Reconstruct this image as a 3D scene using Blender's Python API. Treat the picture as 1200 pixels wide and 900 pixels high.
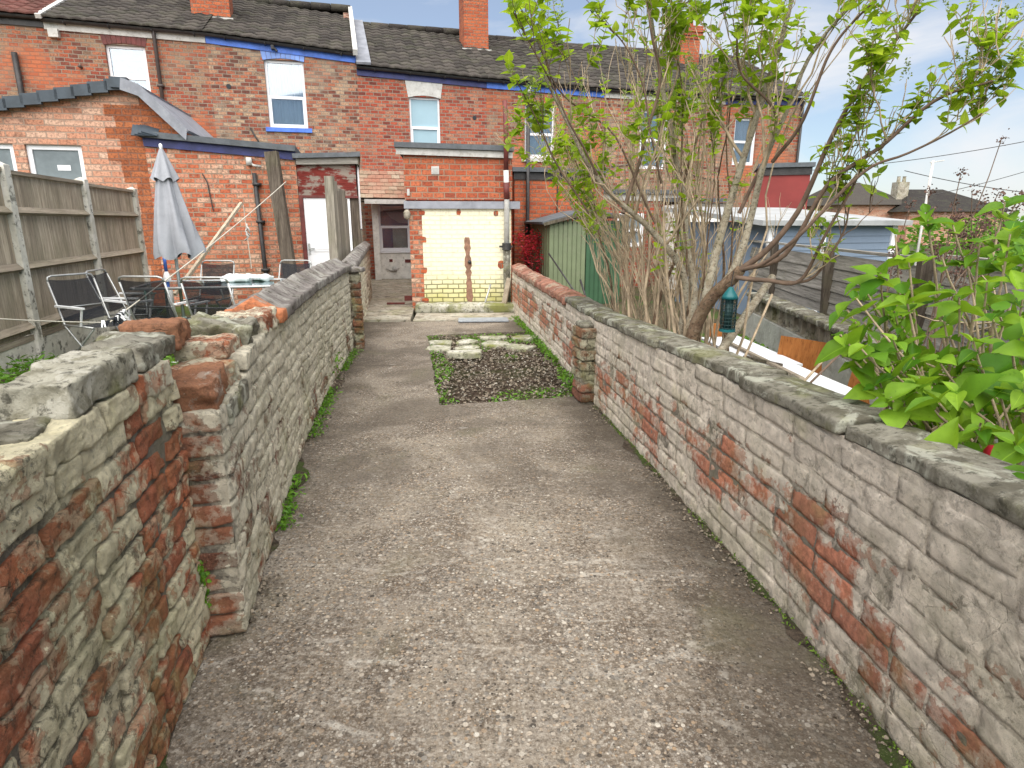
import bpy, math, random
import numpy as np
from mathutils import Vector, Matrix
R = math.radians
rng = np.random.default_rng(7)
random.seed(7)
sc = bpy.context.scene
for o in list(bpy.data.objects): bpy.data.objects.remove(o)
col = sc.collection

# ------------------------------------------------------------------ camera
F, PITCH, CH = 723.0, math.atan(190/723.0), 1.4
cam_d = bpy.data.cameras.new('camera'); cam = bpy.data.objects.new('camera', cam_d); col.objects.link(cam)
cam.location = (0, 0, CH); cam.rotation_euler = (R(90)-PITCH, 0, 0)
cam_d.sensor_fit = 'HORIZONTAL'; cam_d.sensor_width = 36; cam_d.lens = F/1200*36
cam_d.clip_start = .05; cam_d.clip_end = 2000
sc.camera = cam
sc.render.resolution_x, sc.render.resolution_y = 1024, 768

# ------------------------------------------------------------------ world, sun, exposure
world = bpy.data.worlds.new('World'); sc.world = world; world.use_nodes = True
wn, wl = world.node_tree.nodes, world.node_tree.links
wn.clear()
SUN_EL, SUN_AZ = R(58), R(188)          # azimuth clockwise from +Y
sky = wn.new('ShaderNodeTexSky'); sky.sky_type = 'NISHITA'; sky.sun_disc = False
sky.sun_elevation = SUN_EL; sky.sun_rotation = SUN_AZ; sky.air_density = 1.0; sky.dust_density = .6; sky.ozone_density = 3.5
tc = wn.new('ShaderNodeTexCoord')
mp = wn.new('ShaderNodeMapping'); mp.inputs['Scale'].default_value = (1.0, 1.3, 3.2); mp.inputs['Location'].default_value = (.35, .2, .1)
cn = wn.new('ShaderNodeTexNoise'); cn.inputs['Scale'].default_value = 2.3; cn.inputs['Detail'].default_value = 8; cn.inputs['Roughness'].default_value = .58; cn.inputs['Distortion'].default_value = .4
cr = wn.new('ShaderNodeValToRGB'); cr.color_ramp.elements[0].position = .47; cr.color_ramp.elements[1].position = .70
cr.color_ramp.elements[0].color = (.22, .22, .22, 1); cr.color_ramp.elements[1].color = (.95, .95, .95, 1)
mx = wn.new('ShaderNodeMix'); mx.data_type = 'RGBA'
mx.inputs[7].default_value = (6.4, 6.45, 6.6, 1)
bg = wn.new('ShaderNodeBackground'); bg.inputs['Strength'].default_value = .055
wo = wn.new('ShaderNodeOutputWorld')
wl.new(tc.outputs['Generated'], mp.inputs[0]); wl.new(mp.outputs[0], cn.inputs['Vector']); wl.new(cn.outputs['Fac'], cr.inputs[0])
wl.new(cr.outputs[0], mx.inputs[0]); wl.new(sky.outputs[0], mx.inputs[6]); wl.new(mx.outputs[2], bg.inputs[0]); wl.new(bg.outputs[0], wo.inputs[0])
sun_d = bpy.data.lights.new('sun', 'SUN'); sun_d.energy = 3.1; sun_d.angle = R(100); sun_d.color = (1, .95, .87)
sun = bpy.data.objects.new('sun', sun_d); col.objects.link(sun)
sdir = Vector((math.sin(SUN_AZ)*math.cos(SUN_EL), math.cos(SUN_AZ)*math.cos(SUN_EL), math.sin(SUN_EL)))
sun.rotation_euler = sdir.to_track_quat('Z', 'Y').to_euler()
sc.view_settings.view_transform = 'Standard'; sc.view_settings.look = 'None'
sc.view_settings.gamma = 1; sc.view_settings.exposure = 1.4
sc.render.engine = 'CYCLES'

# ------------------------------------------------------------------ geometry of the photograph
cp_, sp_ = math.cos(PITCH), math.sin(PITCH)
def ray(u, v):
    x = (u-600)/F; y = (450-v)/F
    return np.array([x, cp_+y*sp_, -sp_+y*cp_])
CAM = np.array([0, 0, CH])
def G(u, v, z=0.0):
    d = ray(u, v); return CAM + d*((z-CH)/d[2])
def AT(u, v, Y):
    d = ray(u, v); return CAM + d*(Y/d[1])
class Plane:
    """vertical plane through P0 with yaw; local x along it, y behind it"""
    def __init__(s, P0, yaw):
        s.P0 = np.array(P0, float); s.yaw = R(yaw)
        s.d = np.array([math.cos(s.yaw), math.sin(s.yaw)]); s.n = np.array([-math.sin(s.yaw), math.cos(s.yaw)])
    def __call__(s, u, v, off=0.0):
        P = s.P0 + s.n*off; r = ray(u, v); t = (s.n@P)/(s.n@r[:2]); p = CAM+r*t
        return float((p[:2]-P)@s.d), float(p[2])
TP = Plane((-3.1, 15.5), 14)      # terrace rear facade
EP = Plane((-3.6, 11.0), 14)      # left extensions
CP = Plane((-1.588, 10.138), 6)   # cream painted outhouse

# ------------------------------------------------------------------ noise
def _h(ix, iy, iz, seed):
    n = (ix*374761393 + iy*668265263 + iz*2147483647 + seed*1274126177) & 0xffffffff
    n = ((n ^ (n >> 13))*1274126177) & 0xffffffff
    n = ((n ^ (n >> 16))*2246822519) & 0xffffffff
    return ((n ^ (n >> 15)) & 0xffff)/65535.0
def vnoise(P, scale=1.0, seed=0):
    P = np.asarray(P)*scale; I = np.floor(P).astype(np.int64); f = P-I; f = f*f*(3-2*f)
    out = 0
    for dx in (0, 1):
        for dy in (0, 1):
            for dz in (0, 1):
                w = (f[:, 0] if dx else 1-f[:, 0])*(f[:, 1] if dy else 1-f[:, 1])*(f[:, 2] if dz else 1-f[:, 2])
                out = out + w*_h(I[:, 0]+dx, I[:, 1]+dy, I[:, 2]+dz, seed)
    return out*2-1
def fbm(P, scale, oct=3, seed=0):
    a, s, o = 1, scale, 0
    for k in range(oct): o = o+a*vnoise(P, s, seed+k*17); a *= .5; s *= 2.03
    return o

# ------------------------------------------------------------------ mesh builder
class MB:
    def __init__(s): s.V = []; s.F = []; s.r = []; s.m = []; s.n = 0; s.attr2 = []
    def add(s, V, Fs, rnd=None, a2=0.0):
        V = np.asarray(V, float).reshape(-1, 3)
        if rnd is None: rnd = random.random()
        s.V.append(V)
        s.r.append(np.broadcast_to(np.asarray(rnd, float), (len(V),)))
        s.attr2.append(np.broadcast_to(np.asarray(a2, float), (len(V),)))
        if isinstance(Fs, np.ndarray): s.F.append(Fs+s.n)
        else:
            for f in Fs: s.F.append(np.array([f])+s.n)
        s.n += len(V)
    def box(s, x0, x1, y0, y1, z0, z1, rnd=None):
        V = [(x, y, z) for z in (z0, z1) for y in (y0, y1) for x in (x0, x1)]
        s.add(V, BOXF, rnd)
    def obox(s, c, ax, ay, az, rnd=None):
        c, ax, ay, az = map(lambda q: np.array(q, float), (c, ax, ay, az))
        V = [c+ax*i+ay*j+az*k for k in (-1, 1) for j in (-1, 1) for i in (-1, 1)]
        s.add(V, BOXF, rnd)
    def bar(s, p, q, w, h, rnd=None, up=(0, 0, 1)):
        p, q = np.array(p, float), np.array(q, float); t = q-p; L = np.linalg.norm(t); t /= L
        u = np.array(up, float)
        if abs(t@u) > .95: u = np.array((0, 1., 0))
        a = np.cross(t, u); a /= np.linalg.norm(a); b = np.cross(a, t)
        s.obox((p+q)/2, t*L/2, a*w/2, b*h/2, rnd)
    def tube(s, pts, rad, n=8, rnd=None, cap=True):
        P = np.array(pts, float); m = len(P)
        rad = np.broadcast_to(np.asarray(rad, float), (m,))
        T = np.gradient(P, axis=0); T /= np.linalg.norm(T, axis=1)[:, None]+1e-9
        u = np.array((0, 0, 1.)) if abs(T[0, 2]) < .9 else np.array((1., 0, 0))
        V = []
        a = np.cross(T[0], u); a /= np.linalg.norm(a)
        for i in range(m):
            a = a-T[i]*(a@T[i]); a /= np.linalg.norm(a)+1e-9; b = np.cross(T[i], a)
            for k in range(n):
                th = 2*math.pi*k/n; V.append(P[i]+rad[i]*(a*math.cos(th)+b*math.sin(th)))
        Fs = np.array([(i*n+k, i*n+(k+1) % n, (i+1)*n+(k+1) % n, (i+1)*n+k) for i in range(m-1) for k in range(n)])
        s.add(V, Fs, rnd)
        if cap:
            s.F.append(np.array([list(range(n))[::-1]])+s.n-len(V)); s.F.append(np.array([[(m-1)*n+k for k in range(n)]])+s.n-len(V))
    def lathe(s, prof, c=(0, 0, 0), n=16, rnd=None):
        V = [(c[0]+r*math.cos(2*math.pi*k/n), c[1]+r*math.sin(2*math.pi*k/n), c[2]+z) for r, z in prof for k in range(n)]
        Fs = np.array([(i*n+k, i*n+(k+1) % n, (i+1)*n+(k+1) % n, (i+1)*n+k) for i in range(len(prof)-1) for k in range(n)])
        s.add(V, Fs, rnd)
    def prism(s, poly, z0, z1, rnd=None):
        n = len(poly); V = [(p[0], p[1], z0) for p in poly]+[(p[0], p[1], z1) for p in poly]
        Fs = [list(range(n))[::-1], list(range(n, 2*n))]+[[i, (i+1) % n, n+(i+1) % n, n+i] for i in range(n)]
        s.add(V, Fs, rnd)
    def quad(s, a, b, c, d, rnd=None): s.add([a, b, c, d], [[0, 1, 2, 3]], rnd)
    def slab(s, a, b, c, d, t, rnd=None):
        """thick quad: thickness t against its normal"""
        a, b, c, d = map(lambda q: np.array(q, float), (a, b, c, d)); n = np.cross(b-a, d-a); n /= np.linalg.norm(n)
        V = [a, b, c, d]+[p-n*t for p in (a, b, c, d)]
        s.add(V, [[0, 1, 2, 3], [7, 6, 5, 4], [0, 4, 5, 1], [1, 5, 6, 2], [2, 6, 7, 3], [3, 7, 4, 0]], rnd)
    def grid(s, P, rnd=None, a2=0.0):
        """P: (m,n,3)"""
        m, n = P.shape[:2]; i, j = np.meshgrid(np.arange(m-1), np.arange(n-1), indexing='ij')
        a = (i*n+j).ravel(); Fs = np.stack([a, a+1, a+n+1, a+n], 1)
        s.add(P.reshape(-1, 3), Fs, rnd, a2)
BOXF = np.array([(0, 2, 3, 1), (4, 5, 7, 6), (0, 1, 5, 4), (2, 6, 7, 3), (0, 4, 6, 2), (1, 3, 7, 5)])

def build(name, mb, mat, parent=None, smooth=False, world=False):
    V = np.concatenate(mb.V) if mb.V else np.zeros((0, 3))
    if world and parent is not None:
        rz = parent.rotation_euler.z; c, s_ = math.cos(rz), math.sin(rz)
        W = V-np.array(parent.location); V = np.stack([W[:, 0]*c+W[:, 1]*s_, -W[:, 0]*s_+W[:, 1]*c, W[:, 2]], 1)
    me = bpy.data.meshes.new(name)
    loops = np.concatenate([f.ravel() for f in mb.F]); tot = np.concatenate([np.full(len(f), f.shape[1]) for f in mb.F])
    start = np.concatenate([[0], np.cumsum(tot)[:-1]])
    me.vertices.add(len(V)); me.vertices.foreach_set('co', V.astype(np.float32).ravel())
    me.loops.add(len(loops)); me.loops.foreach_set('vertex_index', loops.astype(np.int32))
    me.polygons.add(len(tot)); me.polygons.foreach_set('loop_start', start.astype(np.int32))
    me.update(calc_edges=True)
    a = me.attributes.new('rnd', 'FLOAT', 'POINT'); a.data.foreach_set('value', np.concatenate(mb.r).astype(np.float32))
    a = me.attributes.new('aux', 'FLOAT', 'POINT'); a.data.foreach_set('value', np.concatenate(mb.attr2).astype(np.float32))
    me.polygons.foreach_set('use_smooth', np.full(len(tot), bool(smooth)))
    me.validate()
    me.materials.append(mat)
    o = bpy.data.objects.new(name, me); col.objects.link(o)
    if parent is not None: o.parent = parent
    return o
def tag(o, label=None, cat=None, group=None, kind=None):
    if label: o['label'] = label
    if cat: o['category'] = cat
    if group: o['group'] = group
    if kind: o['kind'] = kind
    return o
def root(name, label, cat, loc=(0, 0, 0), rz=0.0, group=None):
    o = bpy.data.objects.new(name, None); col.objects.link(o); o.location = loc; o.rotation_euler = (0, 0, rz)
    o.empty_display_size = .2
    return tag(o, label, cat, group)
def copy_tree(o, parent=None):
    c = o.copy(); col.objects.link(c)
    if parent is not None: c.parent = parent
    for ch in [x for x in bpy.data.objects if x.parent == o]: copy_tree(ch, c)
    return c

# ------------------------------------------------------------------ materials
class NT:
    def __init__(s, name):
        s.m = bpy.data.materials.new(name); s.m.use_nodes = True; s.t = s.m.node_tree; s.N = s.t.nodes; s.L = s.t.links
        s.N.clear(); s.out = s.N.new('ShaderNodeOutputMaterial'); s.b = s.N.new('ShaderNodeBsdfPrincipled')
        s.L.new(s.b.outputs[0], s.out.inputs[0])
    def set(s, inp, v):
        if hasattr(v, 'links'): s.L.new(v, inp)
        elif v is not None: inp.default_value = v
    def pos(s): return s.N.new('ShaderNodeNewGeometry').outputs['Position']
    def obj(s): return s.N.new('ShaderNodeTexCoord').outputs['Object']
    def attr(s, n):
        a = s.N.new('ShaderNodeAttribute'); a.attribute_name = n; return a.outputs['Fac']
    def mapping(s, v, scale=(1, 1, 1), rot=(0, 0, 0), loc=(0, 0, 0)):
        m = s.N.new('ShaderNodeMapping'); s.L.new(v, m.inputs[0]); m.inputs['Scale'].default_value = scale
        m.inputs['Rotation'].default_value = rot; m.inputs['Location'].default_value = loc; return m.outputs[0]
    def noise(s, v, scale, detail=4, rough=.55, dist=0.0, out='Fac'):
        n = s.N.new('ShaderNodeTexNoise'); s.L.new(v, n.inputs['Vector']); n.inputs['Scale'].default_value = scale
        n.inputs['Detail'].default_value = detail; n.inputs['Roughness'].default_value = rough; n.inputs['Distortion'].default_value = dist
        return n.outputs[out]
    def vor(s, v, scale, feature='F1', out='Distance'):
        n = s.N.new('ShaderNodeTexVoronoi'); n.feature = feature; s.L.new(v, n.inputs['Vector']); n.inputs['Scale'].default_value = scale
        return n.outputs[out]
    def math(s, op, a, b=None, c=None, clamp=False):
        n = s.N.new('ShaderNodeMath'); n.operation = op; n.use_clamp = clamp
        s.set(n.inputs[0], a)
        if b is not None: s.set(n.inputs[1], b)
        if c is not None: s.set(n.inputs[2], c)
        return n.outputs[0]
    def ramp(s, v, a, b, lo=0.0, hi=1.0):
        n = s.N.new('ShaderNodeMapRange'); n.interpolation_type = 'SMOOTHSTEP'; s.L.new(v, n.inputs[0])
        n.inputs[1].default_value = a; n.inputs[2].default_value = b; n.inputs[3].default_value = lo; n.inputs[4].default_value = hi
        return n.outputs[0]
    def mix(s, f, a, b, mode='MIX'):
        n = s.N.new('ShaderNodeMix'); n.data_type = 'RGBA'; n.blend_type = mode
        s.set(n.inputs[0], f)
        for k, v in ((6, a), (7, b)):
            if hasattr(v, 'links'): s.L.new(v, n.inputs[k])
            else: n.inputs[k].default_value = (*v, 1) if len(v) == 3 else v
        return n.outputs[2]
    def sep(s, v):
        n = s.N.new('ShaderNodeSeparateXYZ'); s.L.new(v, n.inputs[0]); return n.outputs
    def comb(s, x, y, z=0.0):
        n = s.N.new('ShaderNodeCombineXYZ'); s.set(n.inputs[0], x); s.set(n.inputs[1], y); s.set(n.inputs[2], z); return n.outputs[0]
    def bump(s, h, dist, strength=1.0, prev=None):
        n = s.N.new('ShaderNodeBump'); s.L.new(h, n.inputs['Height']); n.inputs['Distance'].default_value = dist; n.inputs['Strength'].default_value = strength
        if prev is not None: s.L.new(prev, n.inputs['Normal'])
        return n.outputs[0]
    def fin(s, color, rough=.85, bump=None, spec=.3, metal=0.0):
        s.set(s.b.inputs['Base Color'], (*color, 1) if isinstance(color, tuple) else color)
        s.set(s.b.inputs['Roughness'], rough); s.b.inputs['Specular IOR Level'].default_value = spec; s.b.inputs['Metallic'].default_value = metal
        if bump is not None: s.L.new(bump, s.b.inputs['Normal'])
        return s.m

def m_plain(name, c, rough=.5, metal=0.0, var=.12, scale=6, dirt=None, dirt_amt=.3, bump=.002, spec=.4):
    t = NT(name); p = t.pos(); n = t.noise(p, scale, 6, .6)
    cc = t.mix(t.ramp(n, .3, .7), tuple(x*(1-var) for x in c), tuple(min(1, x*(1+var)) for x in c))
    if dirt: cc = t.mix(t.ramp(t.noise(p, scale*2.7, 8, .65), .5, .75, 0, dirt_amt), cc, dirt)
    return t.fin(cc, rough, t.bump(t.noise(p, scale*8, 4), bump), spec, metal)

def m_old_brick(name, peel=.5, zk=0.0, paint=(.47, .43, .35), algae=.3, orange=(.40, .13, .06), pz=.5, dark=(.13, .055, .04), band=None, rw=.22, end=False, mk=.03, cracks=.75, spk=.78):
    """old painted brick: base brick / mortar, flaking limewash, algae, black lichen"""
    t = NT(name); p = t.pos(); rn = t.attr('rnd'); mo = t.attr('aux'); z = t.sep(p)[2]
    n1 = t.noise(p, 7, 9, .62, .6); n2 = t.noise(p, 34, 8, .65, .2); n3 = t.noise(p, 2.2, 5, .6); nf = t.noise(p, 150, 5, .7)
    bc = t.mix(t.ramp(rn, .0, 1), dark, orange)
    bc = t.mix(t.ramp(rn, .72, .95), bc, (.33, .16, .085))
    bc = t.mix(t.ramp(n2, .35, .65), t.mix(.5, bc, (.06, .03, .025)), bc)
    bc = t.mix(t.ramp(nf, .35, .7, 0, .5), bc, (.48, .22, .13))
    mc = t.mix(n2, (.10, .088, .07), (.33, .29, .235))
    base = t.mix(mo, bc, mc)
    # paint mask
    k = t.math('ADD', n1, t.math('MULTIPLY', t.math('SUBTRACT', n2, .5), .55))
    k = t.math('ADD', k, t.math('MULTIPLY', t.math('SUBTRACT', rn, .5), rw))
    k = t.math('ADD', k, t.math('MULTIPLY', t.math('SUBTRACT', n3, .5), .9))
    if end:
        y_ = t.sep(p)[1]; k = t.math('SUBTRACT', k, t.math('ADD', t.ramp(y_, 1.89, 1.86, 0, .17), t.ramp(y_, 3.0, 2.0, 0, .07)))
    if band:
        z0, z1, am = band; y_ = t.sep(p)[1]
        bd = t.math('MULTIPLY', t.ramp(z, z0-.10, z0+.03), t.ramp(z, z1+.06, z1-.08)); bd = t.math('MULTIPLY', bd, t.ramp(t.noise(p, 1.3, 3), .40, .56, .35, 1.0)); k = t.math('SUBTRACT', k, t.math('MULTIPLY', bd, am)); k = t.math('ADD', k, t.math('MULTIPLY', t.ramp(z, z1, z1+.12), .25))
    if zk: k = t.math('ADD', k, t.math('MULTIPLY', t.math('SUBTRACT', z, pz), zk))
    k = t.math('SUBTRACT', k, t.math('MULTIPLY', mo, mk))
    mask = t.ramp(k, peel-.012, peel+.012)
    old = t.ramp(k, peel-.14, peel-.06)            # thin residue of wash left round the flakes
    nw = t.noise(p, 16, 7, .6, .5)
    pc = t.mix(t.ramp(nw, .35, .68), tuple(x*.76 for x in paint), tuple(min(.85, x*1.12) for x in paint))
    pc = t.mix(t.ramp(t.noise(p, 60, 6, .7), .52, .72, 0, .55), pc, (.27, .25, .19))
    res = t.mix(.5, base, tuple(x*.8 for x in paint))
    c = t.mix(old, base, res); c = t.mix(mask, c, pc)
    # algae near the bottom and in patches
    al = t.math('MULTIPLY', t.ramp(t.noise(p, 3.1, 7, .62, .7), .42, .66), t.ramp(z, .9, .05, .35, 1.0))
    c = t.mix(t.math('MULTIPLY', al, algae), c, (.17, .185, .055))
    yl = t.ramp(t.noise(p, 5.3, 6, .6), .56, .7, 0, algae*.75); c = t.mix(yl, c, (.40, .38, .16))
    # dark lichen and dirt
    dk = t.math('MULTIPLY', t.ramp(t.noise(p, 30, 9, .76, .4), .51, .60), t.ramp(t.noise(p, 3.7, 5), .36, .58))
    c = t.mix(t.math('MULTIPLY', dk, spk), c, (.055, .05, .036))
    wh = t.ramp(t.vor(p, 70), .16, .08, 0, .55); wh = t.math('MULTIPLY', wh, t.ramp(n3, .45, .6)); c = t.mix(wh, c, (.5, .49, .43))
    crack = t.ramp(t.vor(t.mapping(p, (9, 9, 13)), 1.0, 'DISTANCE_TO_EDGE'), .0, .02, 1, 0)
    crack = t.math('MULTIPLY', crack, t.ramp(t.noise(p, 4, 3), .5, .62))
    c = t.mix(t.math('MULTIPLY', crack, cracks), c, (.05, .045, .035))
    b = t.bump(t.math('ADD', t.math('MULTIPLY', mask, .35), t.math('MULTIPLY', old, .2)), .013)
    b = t.bump(t.noise(p, 38, 10, .78), .024, 1.0, b)
    b = t.bump(t.math('SUBTRACT', nf, crack), .004, 1.0, b)
    return t.fin(c, .93, b, .2)

def m_stone(name, c1, c2, spots=(.5, .5, .42), algae=.2, scale=1.0):
    t = NT(name); p = t.pos(); n = t.noise(p, 9*scale, 9, .68, .3); rn = t.attr('rnd')
    c = t.mix(t.ramp(n, .36, .62), c1, c2)
    c = t.mix(t.ramp(rn, 0, 1, 0, .35), c, tuple(x*.6 for x in c1))
    c = t.mix(t.ramp(t.noise(p, 5*scale, 5, .6, 1.2), .52, .6, 0, .75), c, spots)
    c = t.mix(t.math('MULTIPLY', t.ramp(t.noise(p, 24*scale, 9, .72), .52, .62), .75), c, (.05, .047, .035))
    c = t.mix(t.ramp(t.noise(p, 4*scale, 6, .6), .5, .68, 0, algae), c, (.20, .21, .06))
    b = t.bump(n, .02); b = t.bump(t.noise(p, 70*scale, 8, .75), .008, 1, b)
    return t.fin(c, .95, b, .15)

def m_facade(name, cols, mortar=(.33, .28, .22), bw=.175, bh=.076, patch=(.25, .22, .18), patch_amt=.4, paint=None, msize=.009, warm=None):
    t = NT(name); o = t.obj(); x, y, z = t.sep(o)
    u = t.math('ADD', x, y); 
    wob = t.math('MULTIPLY', t.math('SUBTRACT', t.noise(o, 3, 3), .5), .03)
    v = t.comb(u, t.math('ADD', z, wob))
    br = t.N.new('ShaderNodeTexBrick'); t.L.new(v, br.inputs['Vector']); br.inputs['Scale'].default_value = 1
    br.inputs['Brick Width'].default_value = bw; br.inputs['Row Height'].default_value = bh; br.inputs['Mortar Size'].default_value = msize
    br.inputs['Mortar Smooth'].default_value = .25; br.inputs['Bias'].default_value = 0
    br.inputs['Color1'].default_value = (0, 0, 0, 1); br.inputs['Color2'].default_value = (1, 1, 1, 1); br.inputs['Mortar'].default_value = (.5, .5, .5, 1)
    q = t.math('ADD', t.math('MULTIPLY', br.outputs['Color'], .8), t.math('MULTIPLY', t.noise(o, 1.4, 4, .6), .25))
    r = t.N.new('ShaderNodeValToRGB'); t.L.new(q, r.inputs[0]); e = r.color_ramp.elements
    r.color_ramp.interpolation = 'LINEAR'
    while len(e) < len(cols): e.new(.5)
    for i, c in enumerate(cols): e[i].position = .08+.88*i/(len(cols)-1); e[i].color = (*c, 1)
    n = t.noise(o, 30, 6, .65); c = t.mix(t.ramp(n, .36, .56, .65, 0), r.outputs[0], (.06, .032, .027)); c = t.mix(t.ramp(t.noise(o, 2.6, 8, .72, .8), .54, .66, 0, .55), c, (.075, .055, .045))
    c = t.mix(t.ramp(t.noise(o, 1.1, 6, .65, .5), .47, .63, 0, patch_amt), c, patch)
    c = t.mix(t.ramp(t.noise(o, 11, 7, .7), .58, .7, 0, .5), c, (.42, .34, .24))
    c = t.mix(br.outputs['Fac'], c, t.mix(t.noise(o, 5, 4), tuple(k*.55 for k in mortar), mortar))
    if warm: c = t.mix(t.ramp(t.noise(o, .8, 3), .5, .66, 0, .8), c, t.mix(br.outputs['Fac'], warm, tuple(k*.7 for k in warm)))
    if paint is not None:
        k = t.math('ADD', t.noise(o, 6, 8, .65), t.math('MULTIPLY', t.ramp(z, .0, .75), .35))
        msk = t.ramp(k, .36, .43)
        lowm = t.math('MULTIPLY', br.outputs['Fac'], t.ramp(z, .62, .40))
        pc = t.mix(t.ramp(t.math('ADD', z, t.math('MULTIPLY', t.noise(o, 3, 5), .6)), .25, 1.05), (.56, .53, .17), paint)
        pc = t.mix(t.ramp(t.noise(o, 9, 8, .7), .48, .72, 0, .35), pc, (.5, .46, .3))
        st = t.noise(t.mapping(o, (14, 14, .8)), 1, 6, .7)
        pc = t.mix(t.math('MULTIPLY', t.ramp(st, .52, .75, 0, .55), t.ramp(z, 1.1, 1.75)), pc, (.22, .2, .13))
        c = t.mix(msk, c, pc); c = t.mix(t.math('MULTIPLY', lowm, .85), c, (.16, .15, .06))
        c = t.mix(t.math('MULTIPLY', br.outputs['Fac'], .10), c, (.3, .27, .18))
        c = t.mix(t.ramp(z, .12, .0, 0, .7), c, (.10, .095, .05))
    b = t.bump(t.math('SUBTRACT', t.math('MULTIPLY', n, .5), br.outputs['Fac']), .012)
    return t.fin(c, .9, b, .2)

def m_wood(name, c1, c2, axis='z', green=0.0, knots=True, peelc=None):
    t = NT(name); o = t.obj(); rn = t.attr('rnd')
    sc_ = {'x': (1.6, 26, 26), 'y': (26, 1.6, 26), 'z': (26, 26, 1.6)}[axis]
    off = t.N.new('ShaderNodeVectorMath'); off.operation = 'ADD'; t.L.new(o, off.inputs[0]); t.L.new(t.comb(t.math('MULTIPLY', rn, 37.0), t.math('MULTIPLY', rn, 19.0), t.math('MULTIPLY', rn, 51.0)), off.inputs[1])
    g = t.noise(t.mapping(off.outputs[0], sc_), 1, 7, .65, .4)
    g2 = t.noise(t.mapping(off.outputs[0], tuple(k*3.2 for k in sc_)), 1, 5, .7)
    c = t.mix(t.ramp(g, .32, .68), c1, c2)
    c = t.mix(t.ramp(rn, 0, 1, .0, .38), c, tuple(k*.45 for k in c1))
    c = t.mix(t.ramp(g2, .5, .66, 0, .55), c, tuple(k*.35 for k in c1))
    c = t.mix(t.ramp(t.noise(off.outputs[0], 5, 6, .65), .5, .7, 0, .4), c, tuple(k*.55 for k in c2))
    if green: c = t.mix(t.ramp(t.noise(o, 2.5, 6, .6), .45, .68, 0, green), c, (.13, .15, .06))
    if peelc: c = t.mix(t.ramp(t.noise(t.mapping(o, (2.2, 2.2, 5)), 1, 8, .7), .48, .56, 0, .9), c, peelc)
    return t.fin(c, .88, t.bump(t.math('ADD', g, g2), .006), .2)

def m_leaf(name, c1, c2, trans=.45, gloss=.35):
    t = NT(name); rn = t.attr('rnd'); p = t.pos(); au = t.attr('aux')
    c = t.mix(rn, c1, c2); c = t.mix(t.ramp(t.noise(p, 12, 4), .35, .65, 0, .35), c, tuple(k*.55 for k in c1))
    c = t.mix(t.ramp(au, .12, .0, 0, .5), c, tuple(min(1, k*1.6) for k in c2))
    c = t.mix(t.ramp(t.noise(p, 55, 5, .7), .58, .68, 0, .4), c, tuple(k*.4 for k in c1))
    t.fin(c, gloss, None, .22)
    tr = t.N.new('ShaderNodeBsdfTranslucent'); t.L.new(t.mix(.35, c, (.35, .5, .02)), tr.inputs[0])
    ms = t.N.new('ShaderNodeMixShader'); ms.inputs[0].default_value = trans
    t.L.new(t.b.outputs[0], ms.inputs[1]); t.L.new(tr.outputs[0], ms.inputs[2]); t.L.new(ms.outputs[0], t.out.inputs[0])
    return t.m

def m_glass(name, tint=(.78, .84, .88), gl=.10):
    t = NT(name); tr = t.N.new('ShaderNodeBsdfTransparent'); tr.inputs[0].default_value = (*tint, 1)
    g = t.N.new('ShaderNodeBsdfGlossy'); g.inputs['Roughness'].default_value = .03; g.inputs['Color'].default_value = (.9, .95, 1, 1)
    fr = t.N.new('ShaderNodeFresnel'); fr.inputs[0].default_value = 1.5
    ms = t.N.new('ShaderNodeMixShader'); t.L.new(t.math('ADD', fr.outputs[0], gl, clamp=True), ms.inputs[0])
    t.L.new(tr.outputs[0], ms.inputs[1]); t.L.new(g.outputs[0], ms.inputs[2]); t.L.new(ms.outputs[0], t.out.inputs[0]); return t.m

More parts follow.
